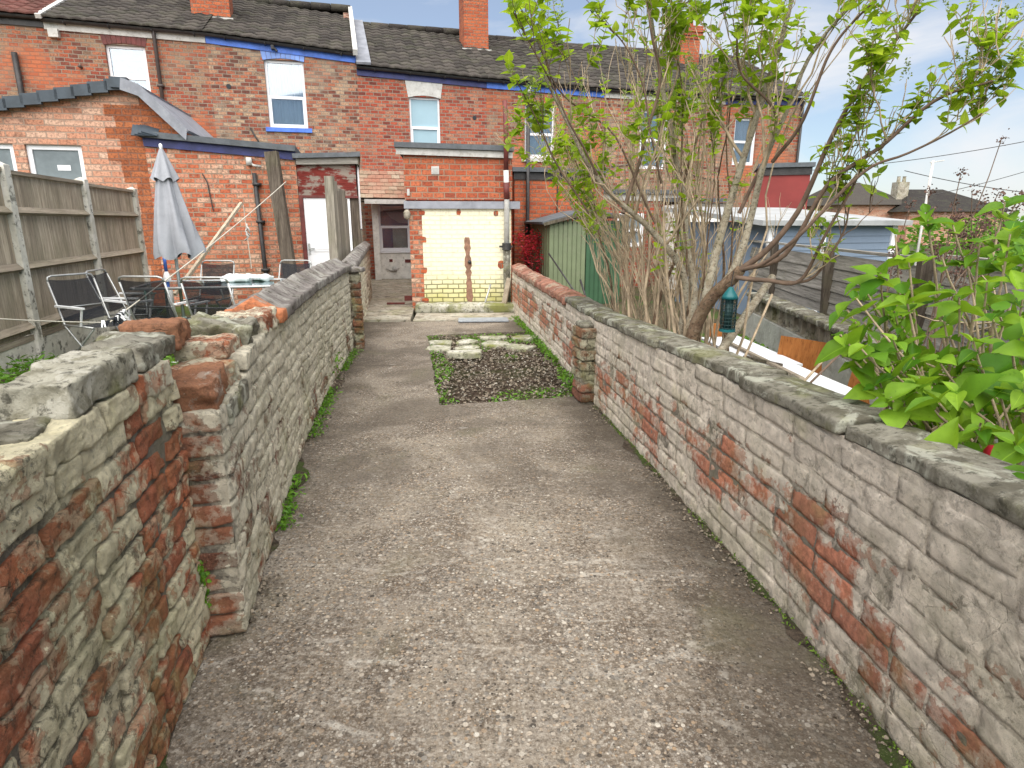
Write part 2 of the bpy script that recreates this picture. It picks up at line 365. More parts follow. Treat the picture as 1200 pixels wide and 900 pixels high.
def m_concrete():
    t = NT('worn_concrete'); p = t.pos(); x, y, z = t.sep(p)
    big = t.noise(p, 1.1, 5, .6, .5); mid = t.noise(p, 5.5, 7, .65, .3); fine = t.noise(p, 42, 8, .72)
    c = t.mix(t.ramp(big, .36, .64), (.150, .116, .086), (.35, .30, .235))
    c = t.mix(t.ramp(mid, .34, .66, 0, .7), c, (.29, .255, .215))
    c = t.mix(t.ramp(t.noise(p, 2.3, 7, .66, 1.1), .49, .62, 0, .72), c, (.12, .09, .066))
    c = t.mix(t.ramp(fine, .50, .62, 0, .8), c, (.47, .43, .37)); c = t.mix(t.ramp(fine, .47, .36, 0, .85), c, (.085, .068, .052))
    f2 = t.noise(p, 110, 6, .75); c = t.mix(t.ramp(f2, .53, .62, 0, .6), c, (.56, .52, .46)); c = t.mix(t.ramp(f2, .46, .38, 0, .6), c, (.06, .048, .038))
    # scuffed cement laitance in sweeping strokes
    sw = t.noise(t.mapping(p, (1.5, 3.6, 1), (0, 0, R(14))), 1.5, 8, .66, 2.2)
    sw2 = t.noise(t.mapping(p, (3.0, 1.9, 1), (0, 0, R(-25))), 1.6, 8, .66, 2.6)
    near = t.ramp(y, 4.2, 2.2)
    s = t.math('MAXIMUM', t.ramp(sw, .53, .70), t.ramp(sw2, .57, .72))
    c = t.mix(t.math('MULTIPLY', t.math('MULTIPLY', s, near), t.ramp(fine, .38, .56, .2, .9)), c, (.60, .57, .51))
    # exposed pebbles of several sizes
    h = None
    for scl, th, am in ((58, .36, .95), (95, .36, .9), (30, .24, .95)):
        v = t.N.new('ShaderNodeTexVoronoi'); t.L.new(p, v.inputs['Vector']); v.inputs['Scale'].default_value = scl
        rr = t.sep(v.outputs['Color']); pm = t.math('MULTIPLY', t.ramp(v.outputs['Distance'], th+.06, th-.02), t.ramp(rr[0], .46, .50))
        pm = t.math('MULTIPLY', pm, t.ramp(t.noise(p, 3.1, 4), .35, .55, .35, 1))
        pc = t.N.new('ShaderNodeValToRGB'); t.L.new(rr[1], pc.inputs[0]); e = pc.color_ramp.elements
        e[0].color = (.72, .69, .62, 1); e[1].color = (.06, .05, .04, 1); q = e.new(.35); q.color = (.42, .30, .19, 1); q = e.new(.6); q.color = (.34, .32, .29, 1)
        c = t.mix(t.math('MULTIPLY', pm, am), c, pc.outputs[0]); h = pm if h is None else t.math('ADD', h, pm)
    pits = t.math('MULTIPLY', t.ramp(t.vor(t.mapping(p, loc=(3, 1, 0)), 42), .17, .12), t.ramp(t.noise(p, 2.3, 4), .44, .58))
    c = t.mix(t.math('MULTIPLY', pits, .85), c, (.04, .03, .025))
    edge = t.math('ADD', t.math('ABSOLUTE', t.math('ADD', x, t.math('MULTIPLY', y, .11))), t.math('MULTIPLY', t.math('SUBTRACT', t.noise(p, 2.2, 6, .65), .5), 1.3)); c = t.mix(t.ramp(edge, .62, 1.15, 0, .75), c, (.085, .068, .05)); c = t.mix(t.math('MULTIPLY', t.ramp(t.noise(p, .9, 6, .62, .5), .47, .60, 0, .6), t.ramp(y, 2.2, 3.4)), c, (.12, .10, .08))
    ja = t.math('ADD', t.math('SUBTRACT', y, t.math('MULTIPLY', x, .07)), t.math('MULTIPLY', t.math('SUBTRACT', t.noise(p, 9, 4), .5), .02)); jt = t.math('ABSOLUTE', t.math('SUBTRACT', ja, 6.15)); c = t.mix(t.ramp(jt, .012, .003, 0, .7), c, (.06, .05, .035))
    c = t.mix(t.ramp(t.noise(p, 1.7, 6, .6, .6), .55, .72, 0, .28), c, (.19, .19, .10))
    c = t.mix(t.math('MULTIPLY', t.ramp(t.math('MULTIPLY', t.noise(p, 7, 3, .5), t.noise(p, .9, 3)), .38, .42), .75), c, (.55, .53, .48))
    wet = t.ramp(t.noise(p, .8, 4, .5), .45, .65, .96, .72)
    b = t.bump(fine, .010); b = t.bump(t.math('SUBTRACT', t.math('MULTIPLY', h, .5), pits), .004, 1, b); b = t.bump(t.noise(p, 11, 6, .6), .02, .6, b)
    c = t.mix(1.0, c, (.72, .70, .675), 'MULTIPLY'); return t.fin(c, wet, b, .3)

def m_ground(name, c1, c2, c3, scale=1.0, green=.5):
    t = NT(name); p = t.pos()
    c = t.mix(t.ramp(t.noise(p, 14*scale, 9, .7), .35, .65), c1, c2)
    c = t.mix(t.ramp(t.noise(p, 1.6*scale, 7, .62, .5), .48, .6, 0, green), c, c3)
    c = t.mix(t.ramp(t.vor(p, 60*scale), .2, .1, 0, .5), c, tuple(min(1, k*2.6) for k in c2))
    b = t.bump(t.noise(p, 22*scale, 9, .75), .04); return t.fin(c, .95, b, .15)

def m_tiles(name, c1, c2, moss=(.16, .17, .10), amt=.4):
    t = NT(name); p = t.obj(); rn = t.attr('rnd')
    c = t.mix(rn, c1, c2); c = t.mix(t.ramp(t.noise(p, 2.2, 8, .7), .45, .66, 0, amt), c, moss)
    c = t.mix(t.ramp(t.noise(p, 18, 6, .7), .5, .68, 0, .6), c, tuple(k*.4 for k in c1))
    c = t.mix(t.ramp(t.noise(p, 26, 4, .7), .6, .7, 0, .4), c, (.30, .29, .22))
    return t.fin(c, .9, t.bump(t.noise(p, 30, 6), .01), .2)

M = {}
M['near'] = m_old_brick('flaking_brick_near', .51, .10, (.74, .67, .47), .46, (.88, .27, .12), rw=.34, mk=.05, cracks=.3, dark=(.40, .13, .07), spk=.7)
M['long'] = m_old_brick('flaking_brick_long', .31, .25, (.72, .66, .52), .30, (.62, .25, .14), end=True, spk=.5, cracks=.2)
M['rwall'] = m_old_brick('flaking_brick_right', .37, 0, (.72, .635, .53), .30, (.86, .33, .20), band=(.22, .50, .25), rw=.26, cracks=.1, dark=(.50, .21, .14), spk=.38)
M['pier'] = m_old_brick('pier_brick', .60, 0, (.46, .43, .32), .5, (.36, .16, .09))
M['rubble'] = m_old_brick('broken_brick', .50, 0, (.68, .62, .47), .3, (.72, .21, .08))
M['orange'] = m_old_brick('orange_brick', .85, 0, (.5, .45, .38), .05, (.90, .31, .13), .5, (.74, .22, .10), spk=.35, cracks=.3)
M['block'] = m_stone('weathered_block', (.20, .185, .13), (.44, .42, .34), (.47, .45, .38), .5, 1.3)
M['cope'] = m_stone('lichen_coping', (.11, .10, .075), (.25, .235, .19), (.40, .40, .33), .35, 1.2)
M['greycope'] = m_stone('grey_coping_brick', (.16, .14, .13), (.27, .25, .23), (.32, .31, .28), .12, .8)
M['redcope'] = m_stone('red_coping_brick', (.20, .085, .06), (.34, .17, .12), (.33, .26, .2), .1, .8)
M['slab'] = m_stone('mossy_slab', (.27, .27, .18), (.48, .46, .37), (.56, .54, .47), .9, .8)
M['concrete'] = m_concrete()
M['oldconc'] = m_stone('old_concrete', (.25, .22, .17), (.40, .36, .29), (.42, .4, .33), .3, .5)
M['render'] = m_plain('grey_render', (.42, .42, .38), .9, 0, .2, 3, (.16, .16, .1), .6, .01)
M['soil'] = m_ground('dark_soil', (.035, .024, .017), (.10, .07, .05), (.06, .085, .022), 1, .45)
M['lawn'] = m_ground('rough_ground', (.06, .05, .03), (.12, .10, .06), (.07, .115, .025), 1, .9)
M['far'] = m_ground('far_ground', (.05, .06, .03), (.09, .09, .05), (.06, .09, .03), .2, .6)
M['dirt'] = m_ground('wet_dirt', (.05, .038, .028), (.15, .115, .085), (.07, .11, .025), 2.2, .8)
M['brickA'] = m_facade('weathered_red_brick', [(.11, .045, .035), (.30, .075, .045), (.43, .13, .065), (.34, .21, .13), (.22, .08, .055)], patch=(.30, .21, .14), patch_amt=.45, warm=(.47, .14, .065))
M['brickB'] = m_facade('brown_red_brick', [(.10, .045, .035), (.27, .08, .05), (.43, .15, .08), (.46, .31, .20), (.17, .08, .055)], patch=(.33, .26, .19), patch_amt=.5)
M['brickC'] = m_facade('crimson_brick', [(.13, .035, .028), (.36, .07, .04), (.44, .095, .05), (.46, .20, .12), (.24, .06, .04)], patch=(.28, .10, .065), patch_amt=.35)
M['brickP'] = m_facade('pale_pink_brick', [(.46, .20, .12), (.56, .27, .17), (.60, .34, .23), (.66, .45, .33), (.50, .22, .14)], mortar=(.46, .33, .25), patch=(.55, .30, .2), patch_amt=.25, bh=.092, bw=.27)
M['brickQ'] = m_facade('dark_orange_brick', [(.28, .08, .03), (.40, .13, .055), (.44, .15, .06)], mortar=(.3, .15, .1), patch=(.38, .12, .05), patch_amt=.25, bh=.092, bw=.27)
M['brickM'] = m_facade('mottled_outhouse_brick', [(.34, .08, .04), (.50, .14, .07), (.60, .26, .15), (.66, .45, .32), (.44, .10, .05)], mortar=(.40, .30, .22), patch=(.5, .15, .07), patch_amt=.5)
M['brickR'] = m_facade('clean_red_brick', [(.22, .05, .03), (.42, .10, .045), (.52, .16, .075), (.34, .07, .035)], mortar=(.40, .27, .19), patch=(.44, .11, .055), patch_amt=.3, bh=.085)
M['brickO'] = m_facade('orange_red_brick', [(.30, .065, .035), (.46, .11, .045), (.52, .15, .065)], mortar=(.32, .2, .14), patch=(.5, .13, .05), patch_amt=.5)
M['cream'] = m_facade('cream_painted_brick', [(.3, .1, .06), (.42, .15, .08), (.35, .12, .07)], paint=(.80, .75, .56), bh=.072, patch_amt=.1)
M['whitebrick'] = m_plain('white_painted_wall', (.76, .75, .69), .85, 0, .12, 5, (.22, .22, .16), .6, .01)
M['tile'] = m_tiles('dark_roof_tile', (.028, .024, .022), (.072, .062, .054), (.08, .085, .05), .3)
M['redtile'] = m_tiles('red_roof_tile', (.08, .03, .025), (.14, .055, .045), (.1, .07, .05), .3)
M['slate'] = m_tiles('weathered_slates', (.28, .12, .08), (.34, .27, .20), (.2, .19, .13), .55)
M['felt'] = m_plain('dark_felt', (.10, .11, .12), .85, 0, .2, 5, (.05, .05, .04), .5, .006)
M['verge'] = m_plain('dark_slate_verge', (.045, .06, .075), .5, 0, .2, 5)
M['lead'] = m_plain('grey_lead', (.24, .25, .28), .6, .2, .2, 4, (.4, .4, .4), .4)
M['white'] = m_plain('white_upvc', (.80, .81, .83), .35, 0, .03, 4, (.5, .5, .45), .12)
M['whiteold'] = m_plain('dirty_white_paint', (.50, .49, .46), .7, 0, .12, 6, (.2, .17, .12), .65, .004)
M['roofgrey'] = m_plain('pale_grey_roof', (.33, .34, .34), .7, 0, .15, 3, (.2, .2, .17), .5)
M['blue'] = m_plain('bright_blue_paint', (.07, .17, .58), .55, 0, .2, 5, (.05, .07, .2), .4)
M['palebl'] = m_plain('pale_blue_paint', (.20, .32, .68), .6, 0, .15, 5, (.2, .2, .3), .3)
M['navy'] = m_plain('navy_paint', (.028, .034, .13), .5, 0, .3, 5, (.02, .02, .03), .5)
M['gutter'] = m_plain('black_gutter', (.028, .026, .026), .5, 0, .3, 6, (.1, .09, .07), .4)
M['brownpipe'] = m_plain('brown_pipe', (.06, .045, .04), .5, 0, .3, 6)
M['curtain'] = m_plain('net_curtain', (.36, .39, .42), .9, 0, .05, 3)
M['blind'] = m_plain('white_blind', (.36, .42, .48), .8, 0, .05, 3)
M['frost'] = m_plain('frosted_blue_glass', (.30, .43, .49), .12, 0, .06, 1.2, spec=.6)
M['darkglass'] = m_plain('grey_glass', (.16, .19, .20), .08, 0, .2, 2, spec=.8)
M['glass'] = m_glass('window_glass')
M['dark'] = m_plain('dark_interior', (.03, .035, .04), .9)
M['cloth'] = m_plain('hanging_curtain', (.55, .56, .46), .9, 0, .2, 3)
M['bluecloth'] = m_plain('blue_curtain', (.035, .12, .24), .9, 0, .2, 3)
M['postwood'] = m_wood('dark_old_timber', (.07, .055, .042), (.17, .14, .11), 'z', .15)
M['fencez'] = m_wood('fence_boards', (.33, .27, .20), (.55, .47, .36), 'z', .2)
M['fencex'] = m_wood('fence_rail', (.28, .235, .18), (.46, .39, .30), 'x', .2)
M['greyx'] = m_wood('silvered_boards', (.24, .225, .20), (.46, .43, .385), 'x', .15)
M['greyz'] = m_wood('grey_upright_timber', (.20, .175, .14), (.42, .38, .31), 'z', .2)
M['redboard'] = m_wood('red_flaking_boards', (.16, .025, .02), (.24, .045, .035), 'x', 0, True, (.27, .24, .2))
M['redframe'] = m_plain('dark_red_paint', (.13, .03, .025), .6, 0, .3, 8, (.06, .04, .03), .5)
M['concpost'] = m_stone('concrete_post', (.52, .50, .43), (.68, .66, .58), (.68, .66, .6), .12, .35)
M['shed'] = m_plain('green_metal', (.17, .205, .115), .5, .1, .12, 3, (.25, .24, .18), .35)
M['sheddark'] = m_plain('dark_green_metal', (.04, .10, .05), .5, .1, .12, 3)
M['steel'] = m_plain('pale_steel_tube', (.42, .43, .42), .35, .6, .12, 10, (.2, .15, .1), .3)
M['mesh'] = m_plain('black_chair_mesh', (.018, .021, .028), .75, 0, .3, 40)
def m_textile():
    t = NT('black_chair_mesh_see_through'); t.fin((.018, .021, .028), .75); tr = t.N.new('ShaderNodeBsdfTransparent'); ms = t.N.new('ShaderNodeMixShader'); ms.inputs[0].default_value = .42
    t.L.new(t.b.outputs[0], ms.inputs[1]); t.L.new(tr.outputs[0], ms.inputs[2]); t.L.new(ms.outputs[0], t.out.inputs[0]); return t.m
M['textile'] = m_textile()
M['whiteplastic'] = m_plain('white_plastic', (.75, .76, .76), .4, 0, .05)
M['parasol'] = m_plain('grey_parasol_cloth', (.30, .31, .335), .9, 0, .08, 5, (.22, .22, .22), .3, .003)
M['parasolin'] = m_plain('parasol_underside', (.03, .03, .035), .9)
M['tableglass'] = m_glass('green_table_glass', (.55, .75, .68), .12)
M['rope'] = m_plain('pale_rope', (.50, .47, .40), .9)
M['bark'] = m_stone('grey_bark', (.34, .28, .20), (.52, .46, .35), (.45, .41, .32), .15, 2.5)
M['barkbrown'] = m_stone('brown_bark', (.14, .085, .055), (.25, .17, .11), (.3, .22, .15), .1, 2.5)
M['twig'] = m_plain('tan_twig', (.40, .31, .21), .9, 0, .35, 14, (.16, .11, .07), .5)
M['darktwig'] = m_plain('dark_twig', (.15, .10, .07), .9, 0, .3, 14)
M['leaf'] = m_leaf('fresh_lilac_leaf', (.17, .31, .012), (.44, .56, .04), .6)
M['bigleaf'] = m_leaf('broad_lilac_leaf', (.055, .17, .008), (.26, .43, .03), .45, .5)
M['bud'] = m_leaf('lilac_bud', (.20, .26, .07), (.33, .38, .15), .25, .7)
M['redleaf'] = m_leaf('crimson_leaf', (.34, .012, .03), (.60, .03, .06), .3)
M['weed'] = m_leaf('weed_leaf', (.06, .17, .015), (.17, .34, .035), .35)
M['seed'] = m_plain('brown_seed_heads', (.13, .075, .06), .9, 0, .4, 30)
M['litter'] = m_leaf('leaf_litter', (.055, .042, .032), (.30, .25, .19), .05, .9)
M['gravel'] = m_stone('small_stone', (.30, .27, .22), (.48, .44, .37), (.55, .52, .46), .1, 4)
M['drain'] = m_plain('grey_drain_cover', (.30, .33, .36), .6, .3, .15, 8, (.2, .18, .14), .4)
M['rust'] = m_wood('orange_board', (.36, .13, .035), (.50, .20, .06), 'z', 0)
M['teal'] = m_plain('teal_feeder', (.01, .11, .12), .4)
M['feedmesh'] = m_plain('feeder_cage', (.02, .05, .05), .4, .4)
M['bluegrey'] = m_plain('blue_grey_cladding', (.17, .22, .29), .6, 0, .08, 2)
M['redrender'] = m_plain('red_rendered_wall', (.22, .04, .036), .85, 0, .12, 2, (.2, .05, .04), .4)
M['scar'] = m_plain('bare_brick_scar', (.27, .15, .10), .9, 0, .3, 16, (.12, .09, .06), .6, .01)
M['moss'] = m_leaf('moss', (.05, .10, .012), (.14, .22, .03), .1, .95)

def part(name, mat, parent, fn, world=False, smooth=False):
    mb = MB(); fn(mb); return build(name, mb, M[mat] if isinstance(mat, str) else mat, parent, smooth, world)

# =================================================================== SETTING
def noisy_line(a, b, amp=.012, step=.05, seed=0):
    a, b = np.array(a, float), np.array(b, float); n = max(2, int(np.linalg.norm(b-a)/step))
    t = np.linspace(0, 1, n+1)[:, None]; P = a*(1-t)+b*t; d = (b-a)/np.linalg.norm(b-a); nn = np.array([-d[1], d[0]])
    w = fbm(np.c_[P, np.zeros(len(P))], 9, 3, seed)*amp; w[0] = w[-1] = 0
    return [tuple(p) for p in P+nn*w[:, None]]
mb = MB(); mb.quad((-600, -60, -.16), (600, -60, -.16), (600, 900, -.16), (-600, 900, -.16)); tag(build('ground', mb, M['far']), kind='structure')
def sheet(name, mat, x0, x1, y0, y1, z, step=.12, amp=.04, seed=1, kind='structure'):
    xs = np.arange(x0, x1+step, step); ys = np.arange(y0, y1+step, step); X, Y = np.meshgrid(xs, ys); P = np.stack([X, Y, np.zeros_like(X)], 2)
    P[..., 2] = z+fbm(P.reshape(-1, 3), 1.3, 4, seed).reshape(X.shape)*amp
    mb = MB(); mb.grid(P); return tag(build(name, mb, M[mat], smooth=True), kind=kind)
def poly_sheet(name, mat, poly, z, step=.1, amp=.03, seed=1):
    import mathutils.geometry as mg
    xs = [p[0] for p in poly]; ys = [p[1] for p in poly]
    X, Y = np.meshgrid(np.arange(min(xs), max(xs)+step, step), np.arange(min(ys), max(ys)+step, step))
    P = np.stack([X, Y, 0*X], 2); P[..., 2] = z+fbm(P.reshape(-1, 3), 1.4, 4, seed).reshape(X.shape)*amp
    C = (P[:-1, :-1]+P[1:, 1:])/2; ins = np.zeros(C.shape[:2], bool); j = len(poly)-1
    for i in range(len(poly)):
        (xi, yi), (xj, yj) = poly[i], poly[j]
        if yi != yj: ins ^= ((yi > C[..., 1]) != (yj > C[..., 1])) & (C[..., 0] < (xj-xi)*(C[..., 1]-yi)/(yj-yi)+xi)
        j = i
    n = X.shape[1]; I, J = np.nonzero(ins); a = I*n+J
    mb = MB(); mb.add(P.reshape(-1, 3), np.stack([a, a+1, a+n+1, a+n], 1)); return tag(build(name, mb, M[mat], smooth=True), kind='structure')
poly_sheet('left_garden_ground', 'lawn', [(-9.5, .2), (-.98, .2), (-1.12, 1.9), (-1.5, 3.8), (-2.0, 6.9), (-2.6, 9.9), (-3.5, 14.8), (-14, 12.5)], .03, .1, .035, 3)
poly_sheet('right_garden_ground', 'lawn', [(1.27, -.5), (8, -.5), (15, 18.6), (1.3, 15), (.18, 10.2), (.46, 7.6), (.66, 6.0), (.80, 4.6), (1.08, 2.1), (1.14, 1.3)], .02, .1, .035, 5)
# concrete path in two pours round the planting bed
BL, BR_, TL, TR = (-.572, 4.665), (.60, 4.94), (-1.088, 7.768), (.36, 8.12)
south = [(-2.2, -2), (2.2, -2), (2.2, 5.315)]+noisy_line((2.2, 5.315), BR_, .003)[1:]+noisy_line(BR_, BL, .012)[1:]+noisy_line(BL, (-2.2, 4.283), .001)[1:]
north = noisy_line((-2.2, 4.283), BL, .001)+noisy_line(BL, TL, .014, seed=4)[1:]+noisy_line(TL, TR, .012, seed=5)[1:]+[(.6, 8.18), (.6, 9.2)]+noisy_line((-.3, 8.95), (-2.75, 8.80), .01, seed=6)
mb = MB()
for pl in (south, north): mb.prism(pl, -.12, 0.0)
tag(build('path', mb, M['concrete']), kind='structure')
# second pour by the house, its step and the passage
mb = MB(); mb.prism([(-3.0, 8.815), (-1.47, 8.87), (-1.62, 10.25), (-2.45, 15.55), (-4.3, 15.2)], -.1, .035); tag(build('passage_floor', mb, M['oldconc']), kind='structure')
mb = MB(); mb.prism([(-1.44, 8.90), (.55, 9.0), (.6, 9.75), (-1.5, 9.68)], -.1, .012); tag(build('yard_floor', mb, M['oldconc']), kind='structure')
def lumpy_box(mb, c, size, ang=0, n=(10, 6, 4), r=.012, amp=.006, sc_=14, rnd=None, tilt=(0, 0), seed=0, aux=0.0):
    V, Fs = rounded_box(n, np.array(size)/2, r)
    W = V+np.array(c)
    V = V*(1+0)+nrm_out(V, np.array(size)/2)*(fbm(W, sc_, 4, seed)[:, None]*amp)
    m = np.array(Matrix.Rotation(ang, 3, 'Z') @ Matrix.Rotation(tilt[0], 3, 'X') @ Matrix.Rotation(tilt[1], 3, 'Y'))
    mb.add(V@m.T+np.array(c), Fs, rnd, aux)
_rb = {}
def rounded_box(n, h, r):
    """surface lattice of a box with rounded edges; h half sizes"""
    key = tuple(n)
    if key not in _rb:
        nx, ny, nz = n; idx = {}; V = []; Fs = []
        def vid(i, j, k):
            if (i, j, k) not in idx: idx[(i, j, k)] = len(V); V.append((i, j, k))
            return idx[(i, j, k)]
        for k, rev in ((0, True), (nz, False)):
            for i in range(nx):
                for j in range(ny):
                    f = [vid(i, j, k), vid(i+1, j, k), vid(i+1, j+1, k), vid(i, j+1, k)]; Fs.append(f[::-1] if rev else f)
        for j, rev in ((0, False), (ny, True)):
            for i in range(nx):
                for k in range(nz):
                    f = [vid(i, j, k), vid(i+1, j, k), vid(i+1, j, k+1), vid(i, j, k+1)]; Fs.append(f[::-1] if rev else f)
        for i, rev in ((0, True), (nx, False)):
            for j in range(ny):
                for k in range(nz):
                    f = [vid(i, j, k), vid(i, j+1, k), vid(i, j+1, k+1), vid(i, j, k+1)]; Fs.append(f[::-1] if rev else f)
        _rb[key] = (np.array(V, float), np.array(Fs))
    L, Fs = _rb[key]; P = L/np.array(n)*2-1
    P = np.sign(P)*(1-(1-np.abs(P))**1.0); P = P*h; Q = np.clip(P, -(h-r), h-r); D = P-Q; l = np.linalg.norm(D, axis=1)[:, None]
    # first lattice ring is pulled to the rounding
    out = np.where(l > 1e-9, Q+D/np.maximum(l, 1e-9)*np.minimum(l, r), P)
    return out, Fs
def nrm_out(V, h):
    q = V/h; q = np.sign(q)*np.abs(q)**6; l = np.linalg.norm(q, axis=1)[:, None]; return q/np.maximum(l, 1e-9)

# ------------------------------------------------------------------ old brick walls laid brick by brick
class Poly:
    def __init__(s, pts):
        s.P = np.array(pts, float); d = np.diff(s.P, axis=0); s.l = np.linalg.norm(d, axis=1); s.c = np.r_[0, np.cumsum(s.l)]; s.L = s.c[-1]
        nd = np.array([d[:, 0]/s.l, d[:, 1]/s.l]).T
        N = np.stack([-nd[:, 1], nd[:, 0]], 1); vn = np.vstack([N[:1], (N[:-1]+N[1:])/2, N[-1:]]); s.N = vn/np.linalg.norm(vn, axis=1)[:, None]
        s.e0, s.e1 = nd[0], nd[-1]
    def pt(s, t):
        t = np.asarray(t, float)
        x = np.interp(t, s.c, s.P[:, 0]); y = np.interp(t, s.c, s.P[:, 1])
        lo = np.minimum(t, 0); hi = np.maximum(t-s.L, 0)
        return np.stack([x+lo*s.e0[0]+hi*s.e1[0], y+lo*s.e0[1]+hi*s.e1[1]], -1)
    def nr(s, t):
        t = np.clip(t, 0, s.L); n = np.stack([np.interp(t, s.c, s.N[:, 0]), np.interp(t, s.c, s.N[:, 1])], -1)
        return n/np.linalg.norm(n, axis=-1)[..., None]
    def map(s, V, side):
        """V: (s, depth into wall, z) -> world; side=+1 body lies to the left of the direction of travel"""
        p = s.pt(V[:, 0])+s.nr(V[:, 0])*(V[:, 1]*side)[:, None]; return np.c_[p, V[:, 2]]
def brick_wall(mb, poly, s0, s1, hfun, thick, side, course=.085, L=.25, joint=.011, seed=0, amp=.006, n=(12, 3, 5), jit=.006, z0=0.0, proud=.006, wav=.012, skip=0.0, r=.009, fs=15):
    rg = np.random.default_rng(seed); k = 0; z = z0
    while True:
        zt = z+course
        off = (L/2 if k % 2 else 0)+rg.uniform(-.02, .02); s = s0-off; carry = False
        while s < s1:
            ln = L*(1 if rg.random() > .18 else .5)*rg.uniform(.94, 1.06); a, b = max(s, s0), min(s+ln, s1); s += ln
            if 0 < b-s0 < .12 and a <= s0: carry = True; continue
            if carry: a = s0; carry = False
            if b-a < .03: continue
            m = (a+b)/2
            if zt > hfun(m)+.02: continue
            if rg.random() < skip: continue
            h = np.array([(b-a-joint)/2, thick/2, (course-joint)/2])
            nn = (max(3, int(n[0]*(b-a)/L)), n[1], n[2])
            V, Fs = rounded_box(nn, h, r); c = np.array([m, thick/2+rg.uniform(-jit, jit), z+course/2+rg.uniform(-.002, .002)])
            W = V+c
            d = fbm(W*np.array([1, 1, 1.6]), fs, 4, seed+k)*amp-np.maximum(0, fbm(W, 5, 3, seed+77)-.35)*amp*3.2
            V = V+nrm_out(V, h)*d[:, None]
            th = rg.normal(0, .012); V2 = V.copy(); V2[:, 2] += V[:, 0]*th
            W = V2+c; W[:, 2] += vnoise(np.c_[W[:, 0], np.zeros(len(W)), np.full(len(W), z)], .9, seed+5)*wav
            mb.add(poly.map(W, side), Fs[:, ::-1] if side > 0 else Fs, rg.random(), 0.0)
        z = zt; k += 1
        if z > max(hfun(t) for t in np.linspace(s0, s1, 30)): break
    # mortar body
    step = .022; e_ = proud+.012; ss = np.arange(s0+e_, s1-e_+step, step); ss[-1] = s1-e_
    H = np.array([hfun(t) for t in ss])-.012
    nz = 34; q = np.linspace(0, 1, nz)
    for d0, sg in ((proud, 1), (thick-proud, -1)):
        S, Q = np.meshgrid(ss, q, indexing='ij'); Z = z0-.03+Q*(H[:, None]-z0+.03)
        P = np.stack([S, np.full_like(S, d0), Z], 2); f = fbm(P.reshape(-1, 3), 30, 4, seed+9).reshape(S.shape)
        P[..., 1] += sg*(-f*.006)
        Wp = poly.map(P.reshape(-1, 3), side).reshape(P.shape); mb.grid(Wp, .5, 1.0)
    T = np.stack([np.stack([ss, np.full_like(ss, d), H], 1) for d in np.linspace(proud, thick-proud, 6)], 1)
    T[..., 2] += fbm(T.reshape(-1, 3), 20, 3, seed).reshape(T.shape[:2])*.006-.002
    mb.grid(poly.map(T.reshape(-1, 3), side).reshape(T.shape), .5, 1.0)
    for se in (s0+proud+.014, s1-proud-.014):
        h = hfun(se)-.012; D, Z = np.meshgrid(np.linspace(proud, thick-proud, 5), np.linspace(z0-.03, h, 20), indexing='ij')
        P = np.stack([np.full_like(D, se), D, Z], 2); mb.grid(poly.map(P.reshape(-1, 3), side).reshape(P.shape), .5, 1.0)

# --- right wall: from behind the camera up to the cream outhouse
RW = Poly([(1.16, .1), (1.052, 1.323), (.99, 2.091), (.80, 3.55), (.653, 4.665), (.50, 6.1), (.31, 7.6), (.12, 9.0), (.0, 10.05)])
def rh(s):
    y = float(RW.pt(s)[1]); return float(np.interp(y, [0, 1.3, 2.3, 4, 4.7, 5.6, 9.3, 10.1], [.82, .79, .755, .705, .675, .66, .66, .70]))
rw = root('garden_wall', 'long flaking limewashed brick wall on the right of the path, with a stone coping', 'garden wall', (.9, 2.0, 0), group='garden walls beside the path')
mb = MB(); brick_wall(mb, RW, .0, RW.L, rh, .21, -1, course=.083, seed=3, amp=.0032, proud=.0055, jit=.0035, r=.006, L=.27, joint=.009); build('brickwork', mb, M['rwall'], rw, True, True)
# pier on the right wall
pi = root('wall_pier', 'short brick pier with bare upper bricks against the right wall beside the planting bed', 'brick pier', (.6, 4.75, 0))
PR = Poly([(.53, 4.68), (.70, 4.72)]); PR2 = Poly([(.53, 4.68), (.70, 4.72)])
mb = MB(); brick_wall(mb, PR, 0, PR.L, lambda s: .60, .24, 1, course=.086, L=.5, seed=12, amp=.008, jit=.012, n=(24, 10, 6), proud=.016); build('brickwork', mb, M['pier'], pi, True, True)
mb = MB(); lumpy_box(mb, (.605, 4.86, .615), (.17, .22, .04), R(8), (8, 8, 4), .02, .012, 12, .4, seed=4); build('mortar_cap', mb, M['cope'], pi, True, True)
# coping stones of the right wall
mb = MB(); s = .0; k = 0
ycut = 5.35
while float(RW.pt(s)[1]) < ycut:
    ln = [.92, .78, .66, .98, .74, .86][k % 6]; a, b = s+.009, s+ln-.009; h = np.array([(b-a)/2, .108+.006*(-1)**k, .023]); jz = [.006, -.005, .002, .008, -.003, .0][k % 6]; jt = [.010, -.008, .006, -.012, .009, -.004][k % 6]
    V, Fs = rounded_box((44, 16, 5), h, .007); c = np.array([(a+b)/2, .10, 0]); W = V+c
    V = V+nrm_out(V, h)*(fbm(W, 13, 5, 31)*.006)[:, None]; W = V+c
    W[:, 2] += np.array([rh(t) for t in W[:, 0]])+.024+jz+jt*V[:, 0]
    W[:, 2] -= np.abs(W[:, 1]-.1)*.10
    mb.add(RW.map(W, -1), Fs, random.random()); s += ln; k += 1
build('coping', mb, M['cope'], rw, True, True)
mb = MB(); k = 0
